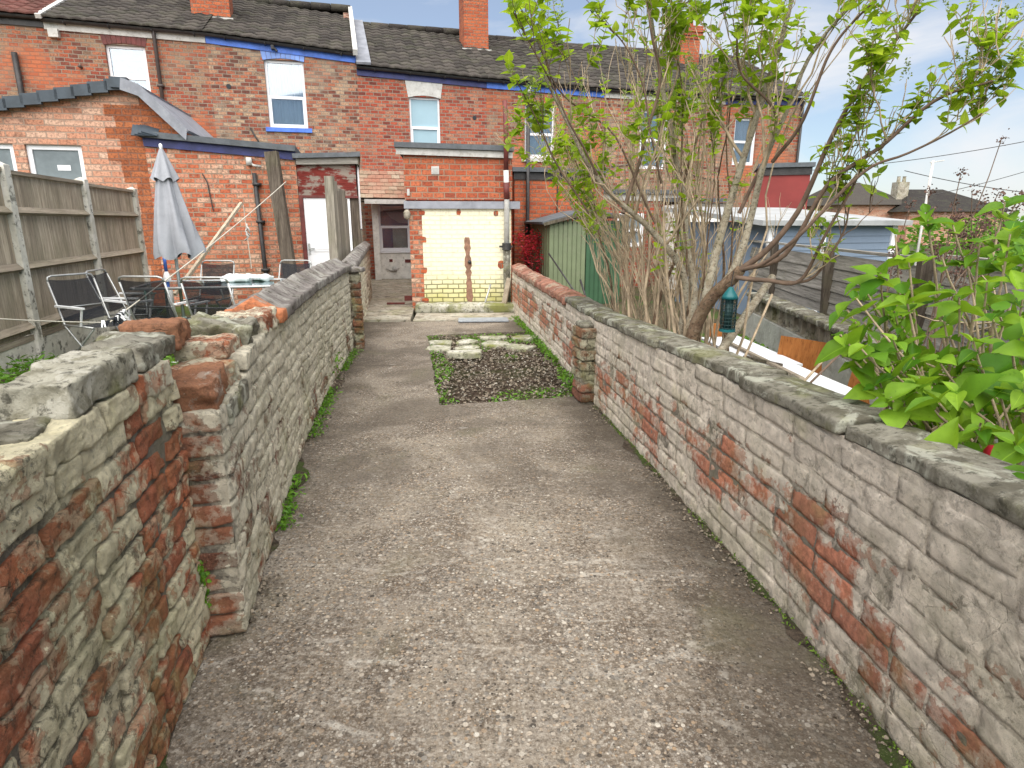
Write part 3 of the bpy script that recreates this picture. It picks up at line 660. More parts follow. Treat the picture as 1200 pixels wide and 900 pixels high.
while s < RW.L-.02:
    ln = .115 if float(RW.pt(s)[1]) > 5.9 else .2; a, b = s+.004, min(s+ln-.004, RW.L)
    for sd in (0,):
        h = np.array([(b-a)/2, .125, .036]); V, Fs = rounded_box((6, 12, 4), h, .010); c = np.array([(a+b)/2, .10, 0]); W = V+c
        V = V+nrm_out(V, h)*(fbm(W, 14, 3, 8)*.006)[:, None]; W = V+c
        W[:, 2] += rh((a+b)/2)+.036+random.uniform(-.006, .010)-np.abs(W[:, 1]-.1)*.30
        mb.add(RW.map(W, -1), Fs, random.random())
    s += ln
build('brick_coping', mb, M['redcope'], rw, True, True)['label'] = 'red sloping coping bricks at the far end'

# --- left near wall
LN = Poly([(-.50, -.63), (-.927, 1.323), (-1.04, 1.86)])
s_of = lambda P, y: float(np.interp(y, P.P[:, 1], P.c))
def lh(s):
    y = float(LN.pt(s)[1])
    return .935
ln_ = root('garden_wall', 'crumbling near left brick wall with peeling cream limewash and bare orange bricks', 'garden wall', (-.95, 1.2, 0), group='garden walls beside the path')
mb = MB(); brick_wall(mb, LN, 0, LN.L-.002, lh, .125, 1, course=.078, L=.235, seed=21, amp=.0050, n=(26, 7, 9), jit=.006, proud=.013, wav=.01, r=.007, joint=.013, fs=22); build('brickwork', mb, M['near'], ln_, True, True)
def loose(y, d, z, size, rn, ang=0, tilt=(0, 0), mat='rubble', seed=0, amp=.011, P=LN, side=1, label=None, par=None, name='loose_brick'):
    s = s_of(P, y); p = P.pt(s); nn = P.nr(s)*side; t = np.array([nn[1], -nn[0]])*side; a = math.atan2(t[1], t[0])
    c = (p[0]+nn[0]*d, p[1]+nn[1]*d, z+size[2]/2); mb = MB()
    lumpy_box(mb, c, size, a+ang, (28, 16, 10), .006, amp, 17, rn, tilt, seed); o = build(name, mb, M[mat], par or ln_, True, True)
    if label: o['label'] = label
    return o
loose(.70, .06, .93, (.25, .125, .072), .3, seed=1, mat='rubble')
loose(.95, .06, .93, (.25, .13, .07), .2, R(-1), seed=2, mat='near')
loose(1.215, .06, .93, (.26, .125, .068), .95, R(2), seed=3, mat='near')
loose(1.45, .06, .93, (.19, .12, .068), .9, R(1), seed=5, mat='near')
loose(1.20, .11, .985, (.20, .12, .02), .3, R(12), seed=33, mat='cope', amp=.006)
loose(1.40, .075, 1.0, (.33, .145, .082), .5, R(-2), (0, R(-2)), seed=4, mat='block', label='thick whitish block lying on the wall top')
loose(1.68, .06, .93, (.24, .125, .075), .7, R(-3), seed=6, mat='rubble')
loose(1.80, .09, 1.0, (.36, .15, .065), .1, R(3), (R(3), R(4)), seed=7, mat='cope')

# --- long left wall
LL = Poly([(-.925, 1.863), (-1.055, 2.42), (-1.195, 3.067), (-1.36, 3.9), (-1.516, 4.785), (-1.66, 5.8), (-1.785, 6.846)])
def llh(s):
    y = float(LL.pt(s)[1]); return .805 if y < 2.42 else .885
ll_ = root('garden_wall', 'long white-washed left brick wall along the path with grey sloping coping and a broken near end', 'garden wall', (-1.3, 3.5, 0), group='garden walls beside the path')
mb = MB(); brick_wall(mb, LL, 0, LL.L, llh, .25, 1, course=.082, seed=41, amp=.0055, n=(18, 8, 6), jit=.005, proud=.009, r=.008); build('brickwork', mb, M['long'], ll_, True, True)
kw = dict(P=LL, par=ll_)
loose(1.99, .125, .81, (.23, .22, .10), .97, R(2), (R(-4), R(-5)), 'orange', 51, .020, label='broken orange brick on the stepped end', **kw)
loose(2.24, .13, .81, (.24, .20, .085), .8, R(-3), (0, R(3)), 'rubble', 52, .012, **kw)
loose(2.16, .02, .735, (.36, .05, .07), .2, R(1), mat='cope', seed=53, amp=.009, **kw)
loose(2.05, .33, .93, (.34, .19, .085), .1, R(-2), (0, R(-3)), 'cope', 54, .014, **kw)
loose(2.36, .30, .95, (.24, .19, .09), .95, R(4), (0, R(2)), 'orange', 55, .014, **kw)
loose(2.44, .15, .885, (.20, .20, .07), .6, R(-3), mat='rubble', seed=56, **kw)
loose(2.68, .15, .885, (.30, .25, .10), .3, R(3), (R(6), 0), 'cope', 57, .02, **kw)
loose(3.00, .13, .885, (.32, .27, .085), .4, R(-2), (R(-5), 0), 'rubble', 58, .018, **kw)
# grey sloping coping bricks of the long wall
def slope_coping(P, s0, s1, zf, mat, par, step=.17, seed=0, side=1, firstmat=None, thick=.25):
    rg = np.random.default_rng(seed); s = s0; mb = MB(); k = 0
    while s < s1-.02:
        b = min(s+step-.005, s1); h = np.array([(b-s)/2, thick/2+.03, .034]); V, Fs = rounded_box((8, 14, 4), h, .008); c = np.array([(s+b)/2, thick/2, 0]); W = V+c
        V = V+nrm_out(V, h)*(fbm(W, 16, 3, seed)*.004)[:, None]; W = V+c
        W[:, 2] += zf((s+b)/2)+.034+rg.uniform(-.003, .005)+np.clip(.07-np.abs(W[:, 1]-thick/2)*.62, 0, 1)*(V[:, 2] > -.02)
        if firstmat and k == 0: m1 = MB(); m1.add(P.map(W, side), Fs[:, ::-1], rg.random()); build('end_coping_brick', m1, M[firstmat], par, True, True)['label'] = 'bright orange end coping brick'
        else: mb.add(P.map(W, side), Fs[:, ::-1] if side > 0 else Fs, rg.random())
        s += step; k += 1
    return build('coping', mb, M[mat], par, True, True)
slope_coping(LL, s_of(LL, 3.2), LL.L, llh, 'greycope', ll_, .135, 61, firstmat='orange')
# gate pier at the end of the long wall
gp = root('wall_pier', 'tall narrow bare grey brick pier ending the long left wall beside the passage', 'brick pier', (-1.80, 6.98, 0))
PG = Poly([(-1.80, 6.90), (-1.68, 6.92)]); mb = MB(); brick_wall(mb, PG, 0, PG.L, lambda s: .86, .16, 1, course=.083, L=.5, seed=71, amp=.007, n=(24, 6, 5), proud=.014); build('brickwork', mb, M['pier'], gp, True, True)
mb = MB(); lumpy_box(mb, (-1.75, 6.99, .885), (.19, .22, .05), R(5), (10, 10, 4), .012, .006, 12, .5); build('cap', mb, M['greycope'], gp, True, True)
# second stretch of left wall beside the passage
L2 = Poly([(-1.80, 7.08), (-2.05, 8.4), (-2.33, 9.9), (-2.62, 11.6)])
l2_ = root('garden_wall', 'further white-washed low brick wall beside the narrow passage, beyond the pier', 'garden wall', (-2.1, 8.8, 0), group='garden walls beside the path')
mb = MB(); brick_wall(mb, L2, 0, L2.L, lambda s: .84+.02*s, .14, 1, course=.083, seed=81, amp=.006, n=(6, 2, 3)); build('brickwork', mb, M['long'], l2_, True, True)
slope_coping(L2, 0, L2.L, lambda s: .84+.02*s, 'greycope', l2_, .16, 62, thick=.14)

# ------------------------------------------------------------------ planting bed
poly_sheet('planting_bed', 'soil', [(BL[0]-.05, BL[1]-.05), (BR_[0]+.12, BR_[1]-.05), (.50, 8.2), (TL[0]-.05, TL[1]+.1)], -.035, .04, .022, 9)
def in_poly(x, y, poly):
    ins = False; j = len(poly)-1
    for i in range(len(poly)):
        (xi, yi), (xj, yj) = poly[i], poly[j]
        if (yi > y) != (yj > y) and x < (xj-xi)*(y-yi)/(yj-yi)+xi: ins = not ins
        j = i
    return ins
def ngon_stone(cx, cy, w, d, ang, z, h, seed):
    rg = np.random.default_rng(seed); n = 7; pts = []
    for k in range(n):
        a = 2*math.pi*(k+rg.uniform(-.25, .25))/n; q = 1/max(abs(math.cos(a)), abs(math.sin(a)))*rg.uniform(.82, 1.0)
        x, y = math.cos(a)*q*w/2, math.sin(a)*q*d/2; pts.append((cx+x*math.cos(ang)-y*math.sin(ang), cy+x*math.sin(ang)+y*math.cos(ang)))
    m = 48; P = np.array(pts+pts[:1]); c = np.r_[0, np.cumsum(np.linalg.norm(np.diff(P, axis=0), axis=1))]; t = np.linspace(0, c[-1], m, endpoint=False)
    E = np.stack([np.interp(t, c, P[:, 0]), np.interp(t, c, P[:, 1])], 1); o = np.array([cx, cy])
    rings = [(1.0, 0), (1.0, h*.8), (.965, h), (.7, h), (.35, h), (.05, h)]; G_ = []
    for q, zz in rings:
        p = o+(E-o)*q; W = np.c_[p, np.full(m, z+zz)]; f = fbm(W, 11, 3, seed)
        W[:, :2] += (E-o)/np.linalg.norm(E-o, axis=1)[:, None]*(f*.012)[:, None]*q; W[:, 2] += f*.006; G_.append(W)
    Gd = np.stack(G_); Gd = np.concatenate([Gd, Gd[:, :1]], 1); mb = MB(); mb.grid(Gd[:, ::-1] if False else Gd, rg.random()); return mb
slabs = [(-.86, 7.30, .30, .30, .1, 'mossy corner paving slab nearest the left end of the back row'), (-.54, 7.35, .30, .28, -.1, 'pale square paving slab second from left in the back row'), (-.20, 7.22, .36, .34, .3, 'large whitish paving slab in the middle of the bed'),
         (.10, 7.02, .34, .24, -.4, 'grey broken paving slab lying skew nearest the right wall'), (-.84, 6.93, .30, .26, 0, 'pale paving slab at the left edge of the front row'), (-.52, 6.95, .30, .28, .15, 'cream paving slab beside the left edge slab'),
         (-.52, 6.50, .44, .24, .05, 'nearest raised paving slab tilted on the dark soil'), (-.22, 7.60, .36, .24, 0, 'green mossy slab at the back of the bed centre'), (.16, 7.62, .34, .30, .2, 'green mossy slab at the back of the bed by the right wall'), (-.02, 7.35, .22, .20, .5, 'small green slab chip between the back slabs'), (.28, 7.32, .22, .24, .4, 'small mossy slab tight under the right wall')]
for i, (x, y, w, d, a, lb) in enumerate(slabs[:9]):
    tag(build('paving_slab', ngon_stone(x, y, w, d, a, -.035+(.03 if i == 6 else 0), .045 if i != 6 else .06, 100+i), M['slab'], smooth=True), lb, 'paving slab', 'crazy paving slabs in the bed')

# small scattered meshes ------------------------------------------------
def rot_from(zx, nrm, roll=None):
    """matrices with x along zx and z close to nrm"""
    x = zx/np.linalg.norm(zx, axis=1)[:, None]; y = np.cross(nrm, x); l = np.linalg.norm(y, axis=1)[:, None]; y = np.where(l > 1e-4, y/np.maximum(l, 1e-6), np.array([0, 1., 0])); z = np.cross(x, y)
    return np.stack([x, y, z], 2)
def leaf_template(kind='heart'):
    if kind == 'heart': t = [0, .12, .38, .68, 1.0]; w = [.16, .34, .37, .21, 0]; b = [-.10, 0, 0, 0, 0]
    elif kind == 'lance': t = [0, .2, .5, .8, 1.0]; w = [.02, .14, .19, .11, 0]; b = [0]*5
    else: t = [0, .5, 1.0]; w = [.2, .5, .1]; b = [0]*3
    V = []; n = len(t)
    for i in range(n):
        dz = -.22*t[i]**2
        V += [(t[i]+b[i], w[i], dz+.12*w[i]*1.6), (t[i], 0, dz-.0), (t[i]+b[i], -w[i], dz+.12*w[i]*1.6)]
    Fs = []
    for i in range(n-1):
        a = i*3; Fs += [(a, a+1, a+4, a+3), (a+1, a+2, a+5, a+4)]
    return np.array(V), np.array(Fs)
def scatter(mb, T, Ms, P, S, rnd, mid=True):
    V, Fs = T; n, m = len(P), len(V)
    W = np.einsum('nij,mj->nmi', Ms, V)*np.asarray(S).reshape(n, 1, -1)+P[:, None, :]
    Fa = (Fs[None]+np.arange(n)[:, None, None]*m).reshape(-1, Fs.shape[1])
    a2 = np.tile((np.abs(V[:, 1]) > 1e-6).astype(float), n)
    mb.add(W.reshape(-1, 3), Fa, np.repeat(rnd, m), a2)
def rand_dirs(n, rg, zlo=-.3, zhi=.6):
    a = rg.uniform(0, 2*math.pi, n); z = rg.uniform(zlo, zhi, n); c = np.sqrt(np.maximum(0, 1-z*z)); return np.stack([c*np.cos(a), c*np.sin(a), z], 1)
HE, LA, SQ = leaf_template('heart'), leaf_template('lance'), leaf_template('sq')
def litter(name, n, fn, smin, smax, mat, rg, T=SQ, label=None, zamp=.3, kind='stuff', par=None):
    P = []
    while len(P) < n:
        q = fn(rg)
        if q is not None: P.append(q)
    P = np.array(P); D = rand_dirs(n, rg, -zamp, zamp); N = rand_dirs(n, rg, .6, 1.0); mb = MB()
    scatter(mb, T, rot_from(D, N), P, rg.uniform(smin, smax, n), rg.random(n)); o = build(name, mb, M[mat], par)
    if par is None: tag(o, label, name.replace('_', ' '), kind=kind)
    return o
bedpoly = [BL, BR_, (.33, 8.0), TL]
rg = np.random.default_rng(5)
def bedp(y0, y1):
    def f(r):
        x, y = r.uniform(-1.1, .6), r.uniform(y0, y1)
        return (x, y, -.018+r.uniform(0, .012)) if in_poly(x, y, bedpoly) else None
    return f
litter('leaf_litter', 5200, bedp(4.68, 7.9), .007, .032, 'litter', rg, label='brown leaf litter and chippings over the planting bed soil')
def mossp(r):
    x, y = r.uniform(-1.1, .6), r.uniform(4.6, 8.1)
    if not in_poly(x, y, bedpoly): return None
    v = float(vnoise(np.array([[x, y, 0]]), 2.6, 3)[0]); edge = x < -.42-(y-4.6)*.17 or y > 7.3 or x > .48-(y-5)*.05
    return (x, y, -.012) if (v > .35 or (edge and v > -.35)) else None
litter('bed_weeds', 2600, mossp, .015, .05, 'weed', rg, T=LA, zamp=.8, label='low green weeds and moss at the edges of the planting bed')
def gravp(r):
    x, y = r.uniform(-1.1, .6), r.uniform(4.7, 7.2)
    return (x, y, -.012) if in_poly(x, y, bedpoly) else None
litter('bed_chippings', 1300, gravp, .006, .024, 'gravel', rg, label='small grey chippings mixed into the soil of the planting bed')
# weeds and dirt along the wall bottoms
def ribbon(name, P, s0, s1, w, side, mat, seed, z=.004):
    ss = np.arange(s0, s1, .03); S = []
    wd = w*(.12+1.3*np.clip(fbm(np.c_[ss, ss*0, ss*0], 3.1, 5, seed)+.25, 0, 1.6))
    for q in (0., .5, 1.): S.append(np.c_[P.pt(ss)-P.nr(ss)*((wd*q-.02)*side)[:, None], z+(.014 if q == 0 else (.007 if q == .5 else 0))+0*ss])
    A = np.stack(S, 1); mb = MB(); mb.grid(A if side > 0 else A[:, ::-1]); return tag(build(name, mb, M[mat], smooth=True), kind='structure')
ribbon('wall_foot_dirt', RW, .1, s_of(RW, 4.66), .045, -1, 'dirt', 1); ribbon('wall_foot_dirt', LL, .06, LL.L, .06, 1, 'dirt', 2); ribbon('wall_foot_dirt', LN, .3, LN.L-.02, .04, 1, 'dirt', 3)
def footp(P, side, y0, y1, w, thr, seed):
    def f(r):
        s = r.uniform(s_of(P, y0), s_of(P, y1))
        if float(vnoise(np.array([[s, 0, 0]]), 1.7, seed)[0]) < thr: return None
        p = P.pt(s)-P.nr(s)*side*(abs(r.normal(0, w))); return (p[0], p[1], r.uniform(.002, .03))
    return f
litter('wall_foot_weeds', 1500, footp(LL, 1, 2.6, 6.8, .035, -.1, 4), .012, .04, 'weed', rg, T=LA, zamp=.9, label='small green weeds and moss along the foot of the long left wall')
litter('wall_foot_moss', 900, footp(RW, -1, 1.2, 4.6, .012, .0, 6), .006, .018, 'moss', rg, T=LA, zamp=.9, label='thin line of green moss along the foot of the right wall')
litter('bed_edge_weeds', 900, footp(RW, -1, 5.0, 9.3, .05, -.6, 8), .02, .06, 'weed', rg, T=LA, zamp=.9, label='straggling weeds at the foot of the right wall behind the pier')
litter('end_moss', 160, lambda r: (-1.045+r.normal(0, .010), 1.84+r.normal(0, .01), r.uniform(.12, .30)), .008, .022, 'weed', rg, T=HE, zamp=.9, label='little green moss tuft in the crack between the two left walls')
litter('wall_foot_debris', 900, footp(RW, -1, .8, 4.6, .05, -.3, 16), .004, .016, 'litter', rg, label='crumbled mortar and leaf debris along the foot of the right wall')
litter('wall_foot_debris', 900, footp(LL, 1, 1.9, 6.8, .06, -.3, 17), .004, .018, 'litter', rg, label='crumbled mortar and leaf debris along the foot of the long left wall')
litter('path_chippings', 620, lambda r: (r.uniform(-1, 1), 1.0+abs(r.normal(0, 1.6)), .003), .004, .010, 'gravel', rg, label='loose pale chippings scattered on the concrete')
mb = MB(); mb.box(-.36, .36, -.17, .17, 0, .014)
for k in range(9): mb.box(-.31+.07*k, -.285+.07*k, -.13, .13, .014, .018)
o = build('drain_cover', mb, M['drain']); o.location = (-.42, 8.95, .012); o.rotation_euler.z = R(4); tag(o, 'flat grey drain cover set in the concrete before the cream wall', 'drain cover')

# =================================================================== TERRACE HOUSES
def wall_holes(mb, x0, x1, z0, zl, zr, holes, y0=0.0, th=.25):
    """front wall in local x,z with rectangular openings, front face at y0, thickness th, sloping top"""
    xs = sorted({x0, x1, *[h[0] for h in holes], *[h[2] for h in holes]}); zs = sorted({z0, *[h[1] for h in holes], *[h[3] for h in holes]})
    top = lambda x: zl+(zr-zl)*(x-x0)/(x1-x0)
    for i in range(len(xs)-1):
        a, b = xs[i], xs[i+1]
        for j in range(len(zs)):
            c = zs[j]; last = j == len(zs)-1; d = None if last else zs[j+1]
            if any(h[0] <= a+1e-6 and h[2] >= b-1e-6 and h[1] <= c+1e-6 and (not last) and h[3] >= d-1e-6 for h in holes): continue
            da, db = (top(a), top(b)) if last else (d, d)
            mb.quad((a, y0, c), (b, y0, c), (b, y0, db), (a, y0, da)); mb.quad((b, y0+th, c), (a, y0+th, c), (a, y0+th, da), (b, y0+th, db))
    for a, c, b, d in [(h[0], h[1], h[2], h[3]) for h in holes]:
        mb.quad((a, y0, c), (b, y0, c), (b, y0+th, c), (a, y0+th, c)); mb.quad((a, y0+th, d), (b, y0+th, d), (b, y0, d), (a, y0, d))
        mb.quad((a, y0, d), (a, y0, c), (a, y0+th, c), (a, y0+th, d)); mb.quad((b, y0, c), (b, y0, d), (b, y0+th, d), (b, y0+th, c))
    mb.quad((x0, y0, z0), (x0, y0, zl), (x0, y0+th, zl), (x0, y0+th, z0)); mb.quad((x1, y0, zr), (x1, y0, z0), (x1, y0+th, z0), (x1, y0+th, zr))
    mb.quad((x0, y0, zl), (x1, y0, zr), (x1, y0+th, zr), (x0, y0+th, zl))
def window(par, a, c, b, d, y=.07, pane='glass', back='curtain', split=.45, frame='white', fw=.055, folds=True, bars=None, label=None, name='window'):
    mb = MB(); t = .06
    mb.box(a+.003, a+fw, y, y+t, c+.003, d-.003); mb.box(b-fw, b-.003, y, y+t, c+.003, d-.003); mb.box(a+fw, b-fw, y+.001, y+t-.001, c+.003, c+fw); mb.box(a+fw, b-fw, y+.001, y+t-.001, d-fw, d-.003)
    w = build(name, mb, M[frame], par)
    if label: w['label'] = label
    if split:
        zz = c+(d-c)*split; mb = MB(); mb.box(a+fw+.001, b-fw-.001, y-.012, y+t-.002, zz-.03, zz+.03)
        e = .028; lo, hi = c+fw+.001, zz-.031
        mb.box(a+fw+.001, a+fw+e, y-.006, y+t-.012, lo, hi); mb.box(b-fw-e, b-fw-.001, y-.006, y+t-.012, lo, hi); mb.box(a+fw+e, b-fw-e, y-.005, y+t-.013, lo, lo+e)
        build('sash', mb, M[frame], w)
    mb = MB(); mb.box(a+fw-.005, b-fw+.005, y+.026, y+.034, c+fw-.005, d-fw+.005); build('pane', mb, M[pane], w)
    if back:
        mb = MB(); n = 40; X = np.linspace(a+fw*.5, b-fw*.5, n); yy = y+.12+(.014*np.sin(X*90+np.sin(X*23)*2) if folds else 0*X)
        P = np.stack([np.c_[X, yy, np.full(n, c+.01)], np.c_[X, yy, np.full(n, d-.01)]]); mb.grid(P)
        if bars:
            for k in range(bars): z = c+(d-c)*(k+.5)/bars; mb.box(a+fw, b-fw, y+.095, y+.10, z-.010, z+.012)
        build('curtain' if folds else 'blind', mb, M[back], w)
    return w
def tile_slope(mb, x0, x1, p0, p1, rows, zl=0, zr=0, cw=.26, amp=.028, lift=.028, extra=0):
    """sheet of pantile courses between eaves p0=(y,z) and ridge p1=(y,z); zl,zr eave height offsets at the two ends"""
    n = int((x1-x0)/cw*6)+1; X = np.linspace(x0, x1, n); prof = amp*(.5-.5*np.cos(2*math.pi*X/cw))**.7
    dy, dz = p1[0]-p0[0], p1[1]-p0[1]; L = math.hypot(dy, dz); ny, nz = -dz/L, dy/L
    zo = zl+(zr-zl)*(X-x0)/(x1-x0)
    for k in range(rows):
        a, b = k/rows, (k+1)/rows+.012; P = []
        for q, l in ((a, 0.0), (a, lift), ((a+b)/2, lift*.55), (b, .004)):
            h = l+(prof if l > 0 else prof*.4); sag = .01*np.sin(X*1.7+k)
            P.append(np.c_[X, p0[0]+dy*q+ny*h, p0[1]+dz*q+nz*h+zo*(1-.0*q)+sag*.3])
        P = np.stack(P); rn = np.repeat(np.random.default_rng(int(x0*10)+k+99).random(int(n/6)+2), 6)[:n]
        V = P.reshape(-1, 3); m, nn = P.shape[:2]; i, j = np.meshgrid(np.arange(m-1), np.arange(nn-1), indexing='ij'); q = (i*nn+j).ravel()
        mb.add(V, np.stack([q, q+1, q+nn+1, q+nn], 1), np.tile(rn, m))
def house(label, s0, s1, zl, zr, ridge, brick, tile, fascia, wins, name='terraced_house', thick=.25, fh=.20, gutter='gutter', ridgemat='tile'):
    w = s1-s0; base = TP.P0+TP.d*s0; r = root(name, label, 'house', (base[0], base[1], -.12), TP.yaw, 'row of terraced houses')
    Z = .12
    holes = [(a-s0, c+Z, b-s0, d+Z) for (a, c, b, d, *_) in wins]
    mb = MB(); wall_holes(mb, 0, w, 0, zl+Z, zr+Z, holes, 0, thick)
    mb.box(0, w, 6.75, 7.0, 0, min(zl, zr)+Z)
    for x in (0, w-.2):
        zz = (zl if x == 0 else zr)+Z; V = [(x, thick, 0), (x, 6.75, 0), (x, 6.75, zz-.05), (x, 3.5, ridge+Z-.12), (x, thick, zz-.05)]; V = V+[(p[0]+.2, p[1], p[2]) for p in V]
        mb.add(V, [[0, 4, 3, 2, 1], [5, 6, 7, 8, 9]]+[[i, (i+1) % 5, 5+(i+1) % 5, 5+i] for i in range(5)])
    build('wall', mb, M[brick], r)
    # dark rooms behind the panes
    mb = MB(); mb.box(.21, w-.21, thick+.9, thick+.95, .1, min(zl, zr)); build('room', mb, M['dark'], r)
    mb = MB(); tile_slope(mb, -.02, w+.0, (-.20, zl+Z-.02), (3.5, ridge+Z), 14, 0, zr-zl)
    tile_slope(mb, -.02, w+.0, (7.2, min(zl, zr)+Z), (3.5, ridge+Z+.0), 4)
    rf = build('roof', mb, M[tile], r, True)
    mb = MB(); n = max(2, int(w/.45))
    for k in range(n):
        x0_, x1_ = w*k/n+.005, w*(k+1)/n-.005; pts = [(x0_+(x1_-x0_)*t, 3.5, ridge+Z-.03) for t in np.linspace(0, 1, 3)]; mb.tube(pts, [.095, .095, .088], 10)
    build('ridge_tiles', mb, M[ridgemat], rf, True)
    # fascia and gutter
    def sl(mb, xa, xb, y0, y1, za, zb):   # box following the eaves
        f = lambda x: zl+(zr-zl)*x/w+Z
        V = [(x, y, f(x)+z) for z in (za, zb) for y in (y0, y1) for x in (xa, xb)]; mb.add(V, BOXF)
    x = 0
    for (frac, m) in fascia:
        mb = MB(); sl(mb, x+.004, x+w*frac-.004, -.035, -.004, -fh, -.015); build('fascia_board', mb, M[m], r); x += w*frac
    mb = MB(); f = lambda x: zl+(zr-zl)*x/w+Z
    P = []
    for t in np.linspace(math.pi, 2*math.pi, 9): P.append([(xx, -.10+.055*math.cos(t), f(xx)-.03+.055*math.sin(t)) for xx in np.linspace(.0, w, 8)])
    mb.grid(np.array(P)); P = np.array(P); P2 = P.copy(); P2[..., 2] += .005; mb.grid(P2[::-1])
    for xx in np.arange(.4, w, .8): mb.box(xx-.01, xx+.01, -.16, -.04, f(xx)-.10, f(xx)-.03)
    build('gutter', mb, M[gutter], r, True)
    for q in wins:
        a, c, b, d = q[:4]; kw = dict(q[4]) if len(q) > 4 else {}; lint = kw.pop('lintel', None); sill = kw.pop('sill', None); lh_ = kw.pop('lh', .32)
        wn_ = window(r, a-s0, c+Z, b-s0, d+Z, **kw)
        if lint:
            mb = MB(); a_, b_, t_ = a-s0, b-s0, d+Z; n = 9
            up = [(a_-.08+(b_-a_+.16)*k/n, t_+lh_) for k in range(n+1)]; lo = [(a_-.02+(b_-a_+.04)*k/n, t_-.02+.05*math.sin(math.pi*k/n)) for k in range(n+1)]
            for k in range(n):
                g_ = .004 if lint in ('palebl', 'brickarch') else 0
                V = [(lo[k][0]+g_, -.015, lo[k][1]), (lo[k+1][0]-g_, -.015, lo[k+1][1]), (up[k+1][0]-g_, -.015, up[k+1][1]), (up[k][0]+g_, -.015, up[k][1])]; V = V+[(p[0], .03, p[2]) for p in V]
                mb.add(V, [[0, 1, 2, 3], [7, 6, 5, 4], [0, 4, 5, 1], [1, 5, 6, 2], [2, 6, 7, 3], [3, 7, 4, 0]])
            build('lintel', mb, M['redframe'] if lint == 'brickarch' else M[lint], wn_)
        if sill:
            mb = MB(); mb.box(a-s0-.08, b-s0+.08, -.05, .068, c+Z-.09, c+Z-.001); build('sill', mb, M[sill], wn_)
    return r
Zh = .12
hA = house('red-roofed terraced house at the far left end of the row', -12.5, -6.56, 5.52, 5.40, 7.2, 'brickA', 'redtile', [(1, 'gutter')], [])
hB = house('terraced house with white fascia board and a white window under a dark brick arch', -6.56, -3.56, 5.37, 5.30, 7.12, 'brickA', 'tile', [(1, 'whiteold')],
           [(-5.52, 3.35, -4.76, 4.97, dict(split=.62, back='blind', folds=False, bars=16, lintel='brickarch', lh=.28))])
hC = house('terraced house with bright blue fascia and pale blue lintel over a curtained window', -3.56, -.45, 5.30, 5.08, 7.02, 'brickB', 'tile', [(1, 'blue')],
           [(-2.43, 3.46, -1.60, 4.86, dict(split=.46, lintel='palebl', sill='blue', lh=.30))])
hD = house('terraced house with navy fascia, white lintel and frosted blue upstairs window', -.45, 2.56, 4.83, 4.70, 6.64, 'brickC', 'tile', [(1, 'navy')],
           [(.71, 3.12, 1.43, 4.24, dict(pane='frost', back=None, split=.40, lintel='whiteold', lh=.34, fw=.045)), (-.14, .70, .62, 1.86, dict(y=.015, pane='glass', back=None, split=.50, frame='white', fw=.05))])
hE = house('terraced house with blue fascia half hidden behind the lilac, net-curtained window upstairs', 2.56, 5.6, 4.70, 4.62, 6.54, 'brickA', 'tile', [(1, 'blue')],
           [(3.52, 2.95, 4.31, 4.2, dict(sill='whiteold'))])
hF = house('terraced house with white fascia seen through the lilac stems, tall white window', 5.6, 9.0, 4.62, 4.60, 6.48, 'brickB', 'tile', [(1, 'whiteold')],
           [(6.6, 2.75, 7.42, 4.18, dict(split=.5, back='curtain'))])
hG = house('end terraced house with navy fascia and its side against the open sky', 9.0, 11.4, 4.60, 4.68, 6.42, 'brickA', 'tile', [(1, 'navy')],
           [(9.36, 2.9, 10.05, 4.1, dict(split=.5, back='curtain'))])
def hpart(h, name, mat, fn, smooth=False): return part(name, mat, h, fn, False, smooth)
# leaded verge where the roofs step down, and pale verge strip further left
hpart(hC, 'verge', 'whiteold', lambda m: m.slab((3.05, -.28, 5.22), (3.15, -.28, 5.22), (3.15, 3.5, 7.18), (3.05, 3.5, 7.18), .12))
hpart(hD, 'lead_verge', 'lead', lambda m: m.slab((.0, -.26, 4.98), (.32, -.26, 4.98), (.30, 3.5, 6.86), (.0, 3.5, 6.86), .05))
hpart(hB, 'verge', 'whiteold', lambda m: m.slab((-.04, -.27, 5.50), (.06, -.27, 5.50), (.06, 3.5, 7.32), (-.04, 3.5, 7.32), .08))
# chimneys, each a part of its house roof
def chimney(h, x, w, y, d, z0, z1, brick='brickO', flash='whiteold'):
    mb = MB(); mb.box(x, x+w, y, y+d, z0, z1-.34)
    for k, (e, a, b) in enumerate([(.025, .34, .26), (.055, .26, .17), (.09, .17, .09), (.05, .09, 0)]): mb.box(x-e, x+w+e, y-e, y+d+e, z1-a+.001, z1-b)
    c = build('chimney', mb, M[brick], h)
    mb = MB(); s_ = (z0); mb.box(x-.07, x+w+.07, y-.10, y-.005, z0+.06, z0+.24); mb.slab((x-.10, y-.10, z0+.10), (x-.004, y-.10, z0+.22), (x-.004, y+d*.8, z0+.22+d*.35), (x-.10, y+d*.8, z0+.10+d*.35), .03)
    mb.slab((x+w+.004, y-.10, z0+.22), (x+w+.13, y-.10, z0+.10), (x+w+.13, y+d*.8, z0+.10+d*.35), (x+w+.004, y+d*.8, z0+.22+d*.35), .03); build('flashing', mb, M[flash], c)
    mb = MB()
    for q in (.28, .72): mb.lathe([(.085, 0), (.10, .03), (.075, .30), (.09, .33), (.05, .33)], (x+w*q, y+d/2, z1), 12)
    build('chimney_pot', mb, M['brickO'], c, True)
chimney(hC, -.50+.05, .82, 1.2, .55, 5.80, 7.6)
chimney(hD, 2.43+.45, .66, 2.2, .75, 5.75, 7.75)
chimney(hF, 9.05-5.6-.15, .60, 2.4, .7, 5.75, 7.05)
